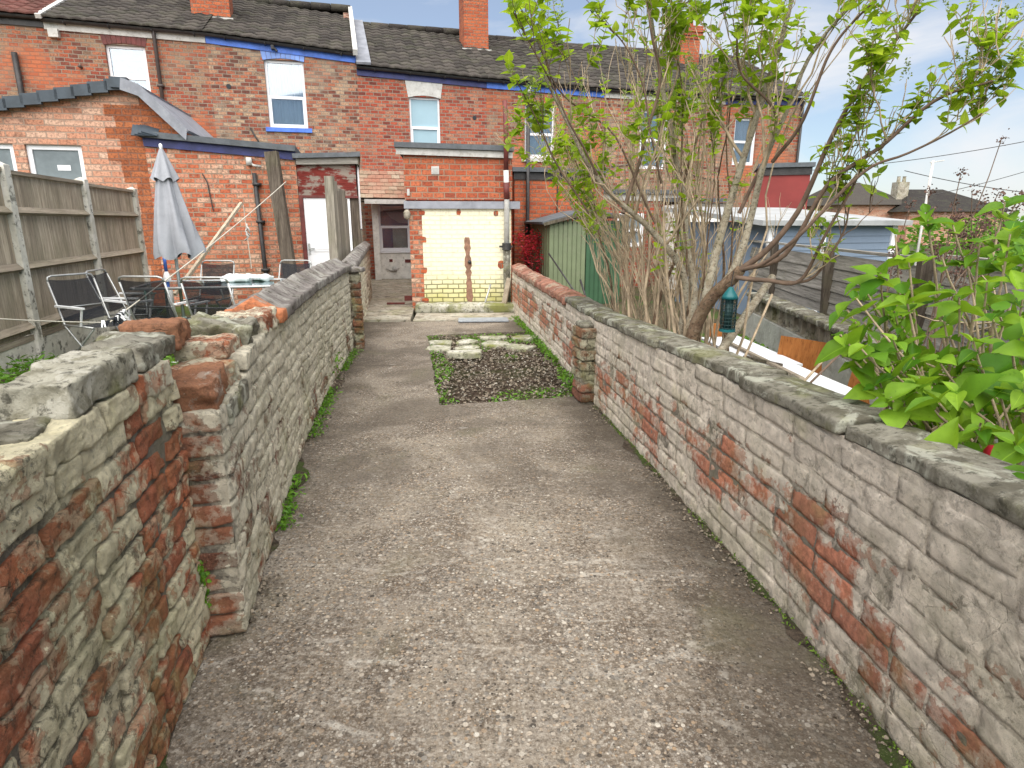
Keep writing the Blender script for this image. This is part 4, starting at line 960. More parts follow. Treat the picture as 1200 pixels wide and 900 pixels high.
# vents, pipes and marks on the facades
hpart(hC, 'vent_hole', 'dark', lambda m: m.tube([(.36, -.012, 4.39), (.36, .05, 4.39)], .05, 14))
hpart(hD, 'vent_hole', 'dark', lambda m: m.tube([(2.71, -.012, 3.95), (2.71, .05, 3.95)], .05, 14))
hpart(hB, 'drainpipe', 'brownpipe', lambda m: (m.tube([(2.02, -.10, 5.40), (2.02, -.07, 5.25), (2.02, -.07, 2.6)], .038, 10), [m.box(1.96, 2.08, -.115, -.004, z, z+.05) for z in (3.3, 4.3)]), True)
hpart(hA, 'waste_pipe', 'gutter', lambda m: m.tube([(5.35, -.07, 4.82), (5.35, -.07, 3.2)], .055, 12), True)
hpart(hB, 'overflow_pipe', 'brownpipe', lambda m: m.tube([(.55, .0, 4.62), (.55, -.11, 4.62)], .03, 8), True)
hpart(hB, 'alarm_box', 'whiteold', lambda m: m.box(.08, .26, -.11, -.004, 5.14, 5.30))
hpart(hC, 'small_pipe', 'gutter', lambda m: m.tube([(.72, -.03, 3.55), (.98, -.03, 3.05)], .016, 8), True)
for xx in (1.35, 2.72): hpart(hC, 'bracket', 'gutter', lambda m: (m.box(xx-.03, xx+.03, -.15, -.036, 5.16, 5.24), m.tube([(xx, -.1, 5.22), (xx+.09, -.12, 5.12)], .025, 8)))
hpart(hE, 'drainpipe', 'gutter', lambda m: (m.tube([(1.02, -.09, 4.75), (1.02, -.07, 4.6), (1.02, -.07, .3)], .04, 10),), True)
hpart(hE, 'gutter_hopper', 'whiteold', lambda m: m.box(.98, 1.08, -.12, -.04, 4.55, 4.78))
hpart(hG, 'corner_pipe', 'gutter', lambda m: m.tube([(2.36, -.06, 4.7), (2.36, -.06, .5)], .035, 8), True)
hpart(hF, 'cable', 'gutter', lambda m: m.tube([(.2, -.02, 2.9), (1.2, -.02, 3.0), (3.3, -.02, 2.6)], .012, 6))
# ground-floor back wall of the navy house: painted white below and beside the window, brick arch over it
hpart(hD, 'white_wall_panel', 'whitebrick', lambda m: (m.box(.306, 1.10, -.02, -.001, .12, .78), m.box(.16, .302, -.26, -.001, .12, 2.0)))
hpart(hD, 'sill', 'white', lambda m: m.box(.28, 1.09, -.05, .066, .785, .82))
hpart(hD, 'brick_arch', 'brickO', lambda m: [m.box(.31+.075*k, .375+.075*k, -.014, -.001, 1.99, 2.20) for k in range(11)])
hpart(hD, 'air_brick', 'redframe', lambda m: (m.box(.90, 1.07, -.03, -.021, .54, .62), m.box(.52, .60, -.03, -.021, .56, .63)))
hpart(hD, 'small_pipes', 'whiteold', lambda m: (m.tube([(.42, -.05, .40), (.62, -.05, .34), (.75, -.05, .42)], .014, 8), m.box(.58, .68, -.07, -.021, .33, .45)), True)
hpart(hD, 'draped_curtain', 'curtain', lambda m: (m.add([(.36, .085, 1.95), (1.05, .085, 1.95), (1.05, .085, 1.48), (.80, .085, 1.50), (.60, .085, 1.62), (.45, .085, 1.80)], [[0, 5, 4, 3, 2, 1]]),))
hpart(hD, 'hanging_curtain', 'cloth', lambda m: (m.box(.64, .98, .088, .095, .84, 1.40),))
hpart(hD, 'blue_curtain', 'bluecloth', lambda m: (m.box(.32, 1.06, .11, .12, .83, 1.97),))

# =================================================================== LEFT EXTENSIONS
eb = EP.P0; ext = root('gabled_extension', 'pale pink brick gabled extension with dark slate verge behind the timber fence', 'extension', (eb[0], eb[1], -.12), EP.yaw)
Z = .12
def gable(mb, x0, x1, xa, z0, zl, za, zr, y0, th):
    V = [(x0, y0, z0), (x1, y0, z0), (x1, y0, zr), (xa, y0, za), (x0, y0, zl)]; V = V+[(p[0], y0+th, p[2]) for p in V]
    mb.add(V, [[0, 1, 2, 3, 4], [9, 8, 7, 6, 5]]+[[i, (i+1) % 5, 5+(i+1) % 5, 5+i][::-1] for i in range(5)])
mb = MB(); wall_holes(mb, -5.6, -2.30, 0, 2.72+Z, 2.72+Z, [(-5.1, 1.3+Z, -4.12, 2.55+Z), (-3.97, 1.3+Z, -3.20, 2.55+Z)], 0, .24)
V = [(-5.6, 0, 2.72+Z), (-2.30, 0, 2.72+Z), (-2.30, 0, 3.32+Z), (-2.50, 0, 3.42+Z), (-5.6, 0, 2.722+Z)]; V = V+[(p[0], .24, p[2]) for p in V]; mb.add(V, [[0, 1, 2, 3, 4], [9, 8, 7, 6, 5]]+[[i, (i+1) % 5, 5+(i+1) % 5, 5+i][::-1] for i in range(5)])
mb.box(-2.50, -2.304, .24, 4.2, 0, 3.0); build('wall', mb, M['brickP'], ext)
mb = MB(); ys = np.arange(.10, 3.4, .164)
rg = np.random.default_rng(3)
for k, z in enumerate(np.arange(0, 3.28, .164)):   # toothed darker brick strip at the corner
    w_ = .18+(.16 if k % 2 else 0)+rg.uniform(-.02, .05)+(.16 if z > 2.2 else 0); mb.box(-2.302-w_, -2.302, -.006, -.0015, z, z+.162)
build('toothed_corner', mb, M['brickQ'], ext)
window(ext, -3.97, 1.3+Z, -3.20, 2.55+Z, .05, 'darkglass', None, .50, fw=.07)['label'] = 'white window with grey glass and a sticker'
window(ext, -5.1, 1.3+Z, -4.12, 2.55+Z, .05, 'darkglass', 'curtain', .50, fw=.07)
part('sticker', 'white', ext, lambda m: m.box(-3.60, -3.42, .070, .073, 2.18+Z, 2.26+Z))
part('outside_tap', 'whiteold', ext, lambda m: (m.box(-2.86, -2.80, -.05, -.002, 1.88, 2.04),))
# left slope with slates, right steep slope
mb = MB(); mb.slab((-5.7, -.10, 2.76+Z), (-2.46, -.10, 3.48+Z), (-2.46, 4.2, 3.48+Z), (-5.7, 4.2, 2.76+Z), .05); build('roof', mb, M['slate'], ext)
mb = MB()
for k in range(14):
    a, b = k/14, (k+1)/14+.012; f = lambda q: (-5.7+3.22*q, 2.77+Z+.715*q)
    (xa, za), (xb, zb) = f(a), f(b); V = []
    for (x, z, l) in ((xa, za, .035), (xb, zb, .0)): V += [(x, -.13, z+l+.03), (x, -.13, z-.13+l), (x, -.06, z-.13+l), (x, -.06, z+l+.03)]
    mb.add(V, [[0, 1, 2, 3], [7, 6, 5, 4], [0, 4, 5, 1], [1, 5, 6, 2], [2, 6, 7, 3], [3, 7, 4, 0]])
build('verge', mb, M['verge'], ext)
mb = MB(); V = [(-2.46, 3.50), (-2.22, 3.42), (-1.62, 2.80)]
for (x0_, z0_), (x1_, z1_) in zip(V[:-1], V[1:]): mb.slab((x0_-.02, -.16, z0_+Z), (x1_+.02, -.16, z1_+Z), (x1_+.02, 3.0, z1_+Z+.05), (x0_-.02, 3.0, z0_+Z+.05), .05)
for (x0_, z0_), (x1_, z1_) in zip(V[:-1], V[1:]): mb.slab((x0_-.03, -.163, z0_+Z-.15), (x1_-.03, -.163, z1_+Z-.15), (x1_, -.163, z1_+Z+.02), (x0_, -.163, z0_+Z+.02), -.02)
build('lead_flashing', mb, M['lead'], ext)
part('end_cap', 'verge', ext, lambda m: (m.box(-2.62, -2.38, -.17, -.02, 3.38+Z, 3.53+Z),))
mb = MB(); V = [(-2.30, 0, 2.6), (-1.75, 0, 2.6), (-1.75, 0, 2.82+Z), (-2.22, 0, 3.34+Z), (-2.30, 0, 3.33+Z)]; V = V+[(p[0], .2, p[2]) for p in V]
mb.add(V, [[0, 1, 2, 3, 4], [9, 8, 7, 6, 5]]+[[i, (i+1) % 5, 5+(i+1) % 5, 5+i][::-1] for i in range(5)]); build('side_gable_wall', mb, M['brickQ'], ext)

oh = root('brick_outhouse', 'mottled red brick outhouse with flat felt roof and navy fascia behind the patio table', 'outhouse', (eb[0], eb[1], -.121), EP.yaw, 'low outhouses behind the terrace')
part('wall', 'brickM', oh, lambda m: m.box(-2.296, -.04, -.04, 4.0, 0, 2.62+Z))
mb = MB(); mb.slab((-2.34, -.16, 2.78+Z), (-.02, -.16, 2.62+Z), (-.02, 4.1, 2.66+Z), (-2.34, 4.1, 2.82+Z), .09); build('roof', mb, M['felt'], oh)
part('fascia_board', 'navy', oh, lambda m: m.slab((-2.30, -.075, 2.56+Z), (-.03, -.075, 2.40+Z), (-.03, -.075, 2.53+Z), (-2.30, -.075, 2.69+Z), .03))
part('corner_slates', 'verge', oh, lambda m: [m.slab((-2.42+.05*k, -.21, 2.70+Z+.02*k), (-2.2+.05*k, -.21, 2.70+Z), (-2.2+.05*k, -.05, 2.82+Z), (-2.42+.05*k, -.05, 2.88+Z), .012) for k in range(4)])
part('drainpipe', 'gutter', oh, lambda m: (m.tube([(-.70, -.10, 2.30), (-.68, -.10, .8), (-.62, -.10, .10)], .036, 10), [m.box(-.74, -.61, -.14, -.042, z, z+.045) for z in (.7, 1.5, 2.1)]), smooth=True)
part('conduit', 'whiteold', oh, lambda m: (m.tube([(-.78, -.10, 2.48), (-.70, -.12, 2.42), (-.58, -.09, 2.40)], .02, 8), m.box(-.80, -.72, -.15, -.042, 2.42, 2.54)), smooth=True)
part('wall_cable', 'brownpipe', oh, lambda m: m.tube([(-1.5, -.055, 2.28), (-1.44, -.055, 2.15), (-1.40, -.055, 1.7)], .010, 6))
# leaning dark post
pr = AT(318, 178, 10.6); pq = AT(344, 345, 10.45); mb = MB(); a, b = np.array(pr), np.array([pq[0], pq[1], 0.0])
b = a+(np.array(pq)-a)*((a[2]-.0)/(a[2]-pq[2])); mb.bar(b, a, .20, .12, .4, (0, 1, 0)); o = build('timber_post', mb, M['postwood']); tag(o, 'thick dark weathered timber post leaning against the mottled brick outhouse', 'post')
# timber lean-to with white door
le = root('lean_to', 'small timber lean-to with red flaking boards over a white door', 'lean-to', (eb[0], eb[1], -.122), EP.yaw)
part('front_boards', 'redboard', le, lambda m: [m.box(-.035, .93, -.01-.003*(k % 2), .03, 1.83+Z+.105*k, 1.83+Z+.105*k+.103) for k in range(5)])
part('front_wall', 'postwood', le, lambda m: (m.box(.42, .95, .0, .05, 0, 1.82+Z),))
part('roof', 'felt', le, lambda m: m.slab((-.08, -.14, 2.50+Z), (1.02, -.14, 2.55+Z), (.98, 3.2, 2.15+Z), (-.08, 3.2, 2.12+Z), .075))
part('eaves_board', 'greyx', le, lambda m: m.slab((-.03, -.09, 2.33+Z), (.98, -.09, 2.36+Z), (.98, -.09, 2.475+Z), (-.03, -.09, 2.425+Z), .03))
part('door_frame', 'redframe', le, lambda m: (m.box(-.037, .03, -.06, .04, 0, 1.84+Z), m.box(.03, .95, -.06, .04, 1.80+Z, 1.84+Z)))
mb = MB(); mb.box(.035, .80, -.035, .0, .05, 1.795+Z); dr = build('door', mb, M['white'], le)
part('door_panel', 'white', dr, lambda m: (m.box(.15, .68, -.045, -.036, 1.02, 1.68+Z), m.box(.15, .68, -.045, -.036, .2, .90), m.box(.19, .64, -.05, -.046, 1.06, 1.64+Z), m.box(.19, .64, -.05, -.046, .24, .86)))
part('handle', 'steel', dr, lambda m: (m.box(.055, .085, -.065, -.036, .98, 1.16), m.box(.055, .16, -.085, -.066, 1.06, 1.08)))
part('door_bracket', 'gutter', dr, lambda m: m.box(.42, .60, -.11, -.046, 1.68+Z, 1.74+Z))
part('side_wall', 'white', le, lambda m: m.slab((.985, .06, 1.28+Z), (.96, 3.05, 1.10+Z), (.96, 3.05, 2.02+Z), (.985, .06, 2.42+Z), .03))
part('side_boards', 'greyz', le, lambda m: [m.box(.955, .985, .06+.3*k, .355+.3*k, 0, 1.26+Z-.02*k) for k in range(10)])
part('barge_board', 'postwood', le, lambda m: m.slab((1.00, -.10, 2.34+Z), (.985, 3.15, 1.96+Z), (.985, 3.15, 2.10+Z), (1.00, -.10, 2.48+Z), .025))
part('wall_mark', 'redframe', le, lambda m: m.box(.985, .992, 2.5, 2.6, .6, .9))
# rough upright boards closing the garden at the passage
tb = root('board_fence', 'row of rough grey upright boards standing behind the far coping of the long left wall', 'fence', (-2.35, 7.9, 0), R(0))
def tbf(m):
    A, B = np.array([-2.42, 8.65]), np.array([-2.48, 9.60]); n = 6
    for k in range(n):
        p = A+(B-A)*k/n; q = A+(B-A)*(k+.93)/n; zt = 1.93-.03*k+.05*math.sin(k*2.2); m.bar((*(p+q)/2, 0), (*((p+q)/2+np.array([.0, 0])), zt), np.linalg.norm(q-p), .022+.01*(k % 3), None, (1, 0, 0))
part('boards', 'greyz', tb, tbf, True)
part('post', 'greyz', tb, lambda m: m.bar((-2.40, 8.5, 0), (-2.40, 8.52, 1.98), .11, .09, .6, (0, 1, 0)), True)
part('post', 'postwood', tb, lambda m: m.bar((-2.52, 9.62, 0), (-2.53, 9.64, 1.85), .06, .06, .3), True)

# slate-hung canopy roof over the ground-floor window
cr_ = root('canopy_roof', 'small weathered slate lean-to roof over the passage window', 'canopy roof', (TP.P0[0], TP.P0[1], 1.9), TP.yaw)
mb = MB(); rg = np.random.default_rng(8)
for k in range(7):
    q = k/7; q2 = (k+1)/7+.03; f = lambda q: (-.75*(1-q)-.02*q, (.02)*(1-q)+.66*q)
    (ya, za), (yb, zb) = f(q), f(q2); n = 7
    for j in range(n):
        x0_ = -.62+1.30*j/n+(.09 if k % 2 else 0); m_ = rg.uniform(-.01, .01); mb.slab((x0_, ya, za+.02+m_), (x0_+.18, ya, za+.02), (x0_+.18, yb, zb), (x0_, yb, zb), .012, rg.random())
build('slates', mb, M['slate'], cr_)
part('eaves_board', 'whiteold', cr_, lambda m: m.box(-.46, .72, -.77, -.74, -.10, .0))
part('rafters', 'postwood', cr_, lambda m: m.slab((-.62, -.72, -.03), (.74, -.72, -.03), (.74, -.05, .60), (-.62, -.05, .60), .05))

# =================================================================== CREAM PAINTED OUTHOUSE
cb = CP.P0; co = root('brick_outhouse', 'flat-roofed brick outhouse with cream painted blocked-up wall under a grey lintel', 'outhouse', (cb[0], cb[1], -.02), CP.yaw, 'low outhouses behind the terrace')
part('wall', 'brickR', co, lambda m: (m.box(-.10, 1.60, 0, 4.9, 1.755, 2.42), m.box(-.03, 1.60, 0.03, 4.85, 0, 1.75)))
part('corner_pier', 'brickM', co, lambda m: (m.box(-.045, .155, -.012, .03, 0, 1.62),))
part('painted_wall', 'cream', co, lambda m: (m.box(.157, 1.58, -.015, .028, 0, 1.62),))
part('lintel', 'lead', co, lambda m: m.box(-.115, 1.72, -.06, .02, 1.622, 1.735))
part('roof', 'felt', co, lambda m: (m.slab((-.22, -.12, 2.60), (1.62, -.12, 2.56), (1.62, 5.0, 2.62), (-.22, 5.0, 2.66), .075),))
part('fascia_board', 'whiteold', co, lambda m: m.slab((-.20, -.07, 2.425), (1.60, -.07, 2.385), (1.60, -.07, 2.48), (-.20, -.07, 2.52), .03))
part('vent', 'whiteold', co, lambda m: (m.box(.33, .45, -.012, .0, 2.14, 2.26), [m.box(.345, .435, -.018, -.0125, 2.155+.018*k, 2.163+.018*k) for k in range(5)]))
def patches(m):
    rg = np.random.default_rng(4)
    for (x, z, w, h) in [(.16, 1.56, .09, .09), (.16, 1.14, .12, .10), (.165, .66, .10, .10), (.17, .17, .12, .10), (.74, 1.57, .07, .09), (1.34, 1.55, .08, .09), (1.42, .74, .11, .14)]:
        n = 14; V = [(x, -.0185, z)]+[(x+w/2*rg.uniform(.75, 1.1)*math.copysign(abs(math.cos(a))**.6, math.cos(a)), -.0185, z+h/2*rg.uniform(.75, 1.1)*math.copysign(abs(math.sin(a))**.6, math.sin(a))) for a in np.linspace(0, 2*math.pi, n, endpoint=False)]
        m.add(V, [[0, 1+k, 1+(k+1) % n] for k in range(n)])
part('bare_brick_patches', 'brickO', co, patches)
def strip(m):
    rg = np.random.default_rng(6); z = np.linspace(.0, 1.18, 22); w = .042+rg.uniform(-.012, .018, 22); c_ = .90-.035*np.linspace(0, 1, 22)
    m.grid(np.array([[(c-q, -.0188, zz), (c+q, -.0188, zz)] for c, q, zz in zip(c_, w, z)]))
part('bare_brick_strip', 'scar', co, strip)
part('pipe_stub', 'gutter', co, lambda m: m.tube([(.90, -.06, .79), (.90, .0, .79)], .03, 10), smooth=True)
part('soil_pipe', 'whiteold', co, lambda m: (m.tube([(1.50, -.09, 1.05), (1.505, -.09, 1.75), (1.49, -.12, 2.2)], .042, 12),), smooth=True)
part('lower_soil_pipe', 'cope', co, lambda m: m.tube([(1.56-.04, -.09, .0), (1.50, -.09, .55), (1.50, -.09, 1.02)], .055, 12), smooth=True)
part('pipe_collar', 'gutter', co, lambda m: (m.tube([(1.50, -.09, .98), (1.50, -.09, 1.09)], .072, 12), m.box(1.38, 1.60, -.10, -.08, 1.02, 1.05)), smooth=False)
part('upper_soil_pipe', 'redframe', co, lambda m: (m.tube([(1.49, -.12, 2.2), (1.49, -.16, 2.66), (1.47, -.15, 3.2)], .038, 10), m.tube([(1.505, -.09, 1.77), (1.49, -.12, 2.02)], .047, 10)), smooth=True)
part('meter_bulb', 'oldconc', co, lambda m: m.lathe([(0, -.08), (.05, -.05), (.055, .03), (.03, .07), (0, .08)], (-.07, -.07, 1.53), 12), smooth=True)
part('outlet', 'redframe', co, lambda m: (m.box(-.20, -.05, .4, .48, .12, .2), m.box(-.5, -.2, .42, .46, .06, .09)))
part('wall_socket', 'whiteold', co, lambda m: (m.box(-.06, -.02, -.02, .0, 1.82, 1.92),))
# concrete footing ledge under the painted wall
mb = MB(); V, Fs = rounded_box((40, 8, 4), np.array([.92, .17, .075]), .02); W = V+nrm_out(V, np.array([.92, .17, .075]))*(fbm(V+3, 7, 4, 2)*.02)[:, None]; mb.add(W, Fs, .5)
o = build('concrete_ledge', mb, M['slab'], None, True); o.location = (-.62, 9.95, .06); o.rotation_euler.z = R(4); tag(o, 'low mossy concrete ledge along the foot of the cream wall', 'ledge')
def lean(name, mat, p, q, w, h, lb, cat, tube=False):
    mb = MB(); (mb.tube([p, q], w, 10) if tube else mb.bar(p, q, w, h)); o = build(name, mb, M[mat], None, tube); return tag(o, lb, cat)
a, b = AT(458, 0, 1), 0
p0, p1 = AT(565, 366, 9.85), AT(575, 333, 10.0)
lean('metal_pole', 'steel', p0, p1, .014, 0, 'thin pale metal pole leaning on the cream wall', 'pole', True)
p0, p1 = AT(589, 364, 9.95), AT(597, 326, 10.1)
lean('timber_plank', 'fencez', p0, p1, .09, .03, 'short brown plank leaning on the cream wall beside the soil pipe', 'plank')

# =================================================================== RIGHT-HAND OUTHOUSES AND BACKGROUND
def outhouse(label, Y, px0, px1, v_top, mat, depth=3.0, fascia='whiteold', yaw=14, name='brick_outhouse', group='low outhouses behind the terrace', ztop=None, roofmat='felt'):
    a = AT(px0, v_top, Y); b = AT(px1, v_top, Y); w = (b[0]-a[0])/math.cos(R(yaw))*1.08; zt = ztop or a[2]
    r = root(name, label, 'outhouse', (a[0], a[1], -.12), R(yaw), group)
    part('wall', mat, r, lambda m: m.box(0, w, 0, depth, 0, zt)); 
    part('roof', roofmat, r, lambda m: m.slab((-.06, -.1, zt+.12), (w+.06, -.1, zt+.12), (w+.06, depth+.05, zt+.22), (-.06, depth+.05, zt+.22), .08))
    if fascia: part('fascia_board', fascia, r, lambda m: m.box(-.02, w+.02, -.03, -.002, zt-.10, zt+.035))
    return r, w, zt
r1, w1, z1_ = outhouse('bright orange-red brick outhouse right of the cream one, behind the green shed', 12.3, 603, 704, 196, 'brickO', 2.4, 'gutter')
part('drainpipe', 'gutter', r1, lambda m: (m.tube([(.24, -.08, 3.3), (.24, -.08, 1.6), (.24, -.08, .1)], [.035, .035, .035], 10), m.tube([(.24, -.08, 1.25), (.24, -.08, 1.55)], .05, 10)), smooth=True)
part('cable', 'gutter', r1, lambda m: m.tube([(.85, -.02, 2.3), (.85, -.02, 1.1)], .01, 6))
r2, w2, z2_ = outhouse('brick outhouse with grey roof edge glimpsed through the lilac stems', 13.4, 706, 800, 222, 'brickC', 2.4)
window(r2, .35, 1.0, .95, 1.7, -.03, 'darkglass', None, .5)
r3, w3, z3_ = outhouse('low white-painted outhouse beyond the lilac trunk', 13.0, 800, 856, 232, 'whitebrick', 2.8, 'greyx')
window(r3, .25, .95, .75, 1.55, -.03, 'darkglass', None, .5)
r4, w4, z4_ = outhouse('dark red rendered outhouse at the end of the row under the open sky', 12.8, 893, 940, 192, 'redrender', 2.6, 'gutter', -18)
# green metal shed
sh = root('garden_shed', 'green ribbed metal garden shed behind the curved end of the right wall', 'shed', (.62, 10.55, 0), R(8))
w, d = 1.25, 1.7
def ribs(m, dark=False):
    n = 8
    for k in range(n):
        x = w*.50*k/n; m.box(x+.004, x+w*.50/n-.012, -.014, .0, .04, 1.38+.02*k)
    m.box(0, w*.5, .001, .02, .0, 1.36)
part('front_panel', 'shed', sh, ribs)
part('door_panel', 'sheddark', sh, lambda m: (m.box(w*.51, w, .0, .02, 0, 1.42), [m.box(w*.51+.08*k, w*.51+.08*k+.055, -.012, -.001, .04, 1.40) for k in range(7)]))
part('side_panel', 'shed', sh, lambda m: [m.box(-.012*(k % 2)-.002, .02, .022+.1*k, .118+.1*k, 0, 1.36) for k in range(16)])
part('far_panel', 'sheddark', sh, lambda m: (m.box(w-.02, w, .022, d, 0, 1.4), m.box(0.02, w-.02, d-.02, d, 0, 1.4)))
part('roof', 'felt', sh, lambda m: (m.slab((-.14, -.12, 1.40), (w/2, -.12, 1.60), (w/2, d+.1, 1.60), (-.14, d+.1, 1.40), .04), m.slab((w/2, -.12, 1.60), (w+.1, -.12, 1.50), (w+.1, d+.1, 1.50), (w/2, d+.1, 1.60), .04)))
part('gable_trim', 'postwood', sh, lambda m: (m.bar((-.12, -.13, 1.36), (w/2, -.13, 1.55), .02, .05), m.bar((w/2, -.13, 1.55), (w+.08, -.13, 1.45), .02, .05)))
lean('black_bar', 'gutter', AT(643, 297, 9.9), AT(681, 353, 8.6), .012, 0, 'thin black bar slanting across the front of the green shed', 'bar', True)
lean('black_bar', 'gutter', AT(680, 328, 8.9), AT(687, 350, 8.6), .014, 0, 'short black bar upright behind the red coping by the shed', 'bar', True)

# timber fence and screen-block wall on the right
def seg_at(u, v, z): return G(u, v, z)
SB0, SB1 = np.array([2.90, 7.6]), np.array([2.42, 2.6]); sd = (SB1-SB0); sl_ = np.linalg.norm(sd); ang = math.atan2(sd[1], sd[0])
sb = root('screen_block_wall', 'low rendered wall topped with pierced concrete screen blocks and a coping, right of the lilac', 'garden wall', (SB0[0], SB0[1], 0), ang)
part('base_wall', 'render', sb, lambda m: m.box(0, sl_, -.0, .16, -.1, .34))
def screen(m):
    n = int(sl_/.22)
    for k in range(n):
        x = k*.22; z0, z1 = .345, .515; m.box(x, x+.22, .03, .13, z0, z0+.016); m.box(x, x+.22, .03, .13, z1-.016, z1); m.box(x, x+.018, .032, .128, z0+.016, z1-.016)
        m.bar((x+.02, .08, z0+.01), (x+.11, .08, (z0+z1)/2), .09, .022, None, (0, 1, 0)) ; m.bar((x+.11, .08, (z0+z1)/2), (x+.21, .08, z1-.01), .088, .022, None, (0, 1, 0))
        m.bar((x+.02, .08, z1-.01), (x+.075, .08, (z0+z1)/2+.02), .086, .02, None, (0, 1, 0)); m.bar((x+.21, .08, z0+.01), (x+.145, .08, (z0+z1)/2-.02), .086, .02, None, (0, 1, 0))
part('screen_blocks', 'oldconc', sb, screen)
part('coping', 'cope', sb, lambda m: [lumpy_box(m, (x+.3, .08, .545), (.59, .22, .055), 0, (16, 8, 4), .012, .006, 12, None, seed=int(x*10)) for x in np.arange(0, sl_-.3, .6)], smooth=True)
fr = root('timber_fence', 'weathered silver horizontal-board fence above the screen-block wall on the right', 'fence', (SB0[0]+.22, SB0[1]+.0, 0), ang, 'timber fences')
def fpan(x0, x1, zb, zt, lap, seed):
    def f(m):
        rg = np.random.default_rng(seed); n = int((zt-zb)/lap)
        for k in range(n):
            za = zb+k*lap; t = rg.uniform(-.012, .012); m.slab((x0, .235-.0, za), (x1, .235, za+t), (x1, .250, za+lap+.018+t), (x0, .250, za+lap+.018), .014, rg.random())
    return f
for i, (a, b) in enumerate([(-2.2, -.55), (-.5, 1.2), (1.25, 2.95), (3.0, 5.6)]):
    part('panel', 'greyx', fr, fpan(a, b, .45+.02*i, 1.10+.03*(i > 2), .115, 40+i)); part('capping', 'greyx', fr, lambda m: m.box(a, b, .215, .275, 1.10+.03*(i > 2)+.02, 1.145+.03*(i > 2)))
for x in (-.52, 1.22, 2.97, 4.5): part('post', 'postwood', fr, lambda m: m.bar((x-.02, .27, 0), (x+.05, .18, 1.16), .08, .07, None, (1, 0, 0)))
# lean-to garage / shed with blue-grey cladding
rg = np.random.default_rng(77)
for i, (x, y, w, h, lb) in enumerate(((8.2, 10.5, 3.4, 1.35, 'dark green hedge beyond the right fence, nearest the outbuilding'), (12.5, 13.5, 5.0, 1.5, 'broad dark hedge further away under the distant roofs'), (5.6, 6.3, 2.2, 1.25, 'low bushy shrub beyond the right fence at the edge of the view'))):
    hd = root('hedge', lb, 'hedge', (x, y, 0), 0, 'hedges beyond the right fence'); n = 5200; q = rg.uniform(-1, 1, (n, 3)); q /= np.maximum(1, np.linalg.norm(q, axis=1))[:, None]**.6
    P = np.c_[q[:, 0]*w/2, q[:, 1]*.8, .5*h+q[:, 2]*h*.55]; P[:, 2] += fbm(P+x, 1.6, 3, 4)*.16; mb = MB(); scatter(mb, LA, rot_from(rand_dirs(n, rg), rand_dirs(n, rg)), P, rg.uniform(.05, .13, n), rg.random(n)); build('foliage', mb, M['weed'], hd)
    mb = MB(); [mb.tube([(xx, 0, 0), (xx+rg.normal(0, .1), rg.normal(0, .1), h*.8)], [.03, .008], 6) for xx in np.linspace(-w*.4, w*.4, 7)]; build('stems', mb, M['darktwig'], hd)
ga = root('clad_outbuilding', 'blue-grey clad outbuilding with flat white roof edge beyond the right fence', 'outbuilding', (3.62, 8.95, 0), R(16))
part('cladding', 'bluegrey', ga, lambda m: [m.slab((.0, .0-.012, .1*k), (2.2, -.012, .1*k), (2.2, .0, .1*k+.102), (0, .0, .1*k+.102), .02) for k in range(14)])
part('wall', 'bluegrey', ga, lambda m: m.box(.01, 2.19, .02, 2.4, 0, 1.4))
part('roof', 'roofgrey', ga, lambda m: (m.slab((-.25, -.18, 1.42), (2.35, -.18, 1.42), (2.35, 2.6, 1.66), (-.25, 2.6, 1.66), .07),))
for (xa, xb) in ((-.03, .06), (2.15, 2.24), (.9, .96)): part('corner_board', 'white', ga, lambda m: m.box(xa, xb, -.035, .0, 0, 1.40))
# far rooftops
def far_house(px0, px1, v_e, v_r, Y, lb, hip=True):
    a, b = AT(px0, v_e, Y), AT(px1, v_e, Y); zr = AT((px0+px1)/2, v_r, Y+4)[2]; r = root('distant_house', lb, 'house', (a[0], a[1], -.15), 0, 'distant houses beyond the gardens'); w = b[0]-a[0]; ze = a[2]+.15; zr += .15
    part('wall', 'brickP', r, lambda m: m.box(0, w, 0, 8, 0, ze)); h = min(w*.3, 4)
    def rf(m):
        V = [(-.4, -.4, ze), (w+.4, -.4, ze), (w+.4, 8.4, ze), (-.4, 8.4, ze), (h, 4, zr), (w-h, 4, zr)]; m.add(V, [[0, 1, 5, 4], [1, 2, 5], [2, 3, 4, 5], [3, 0, 4], [3, 2, 1, 0]])
    part('roof', 'tile', r, rf); return r, w, ze, zr
fh, fw_, fe, fz = far_house(985, 1062, 240, 214, 46, 'distant hipped dark roof at left of the far skyline')
fh2, fw2, fe2, fz2 = far_house(1066, 1180, 248, 222, 44, 'distant lower hipped roof at right of the far skyline')
part('chimney', 'oldconc', fh2, lambda m: (m.box(.5, 1.3, 2.6, 3.4, fz2-1, fz2+.45), [m.lathe([(.13, 0), (.11, .35), (.13, .4)], (.7+.4*k, 3.0, fz2+.45), 8) for k in range(2)]))
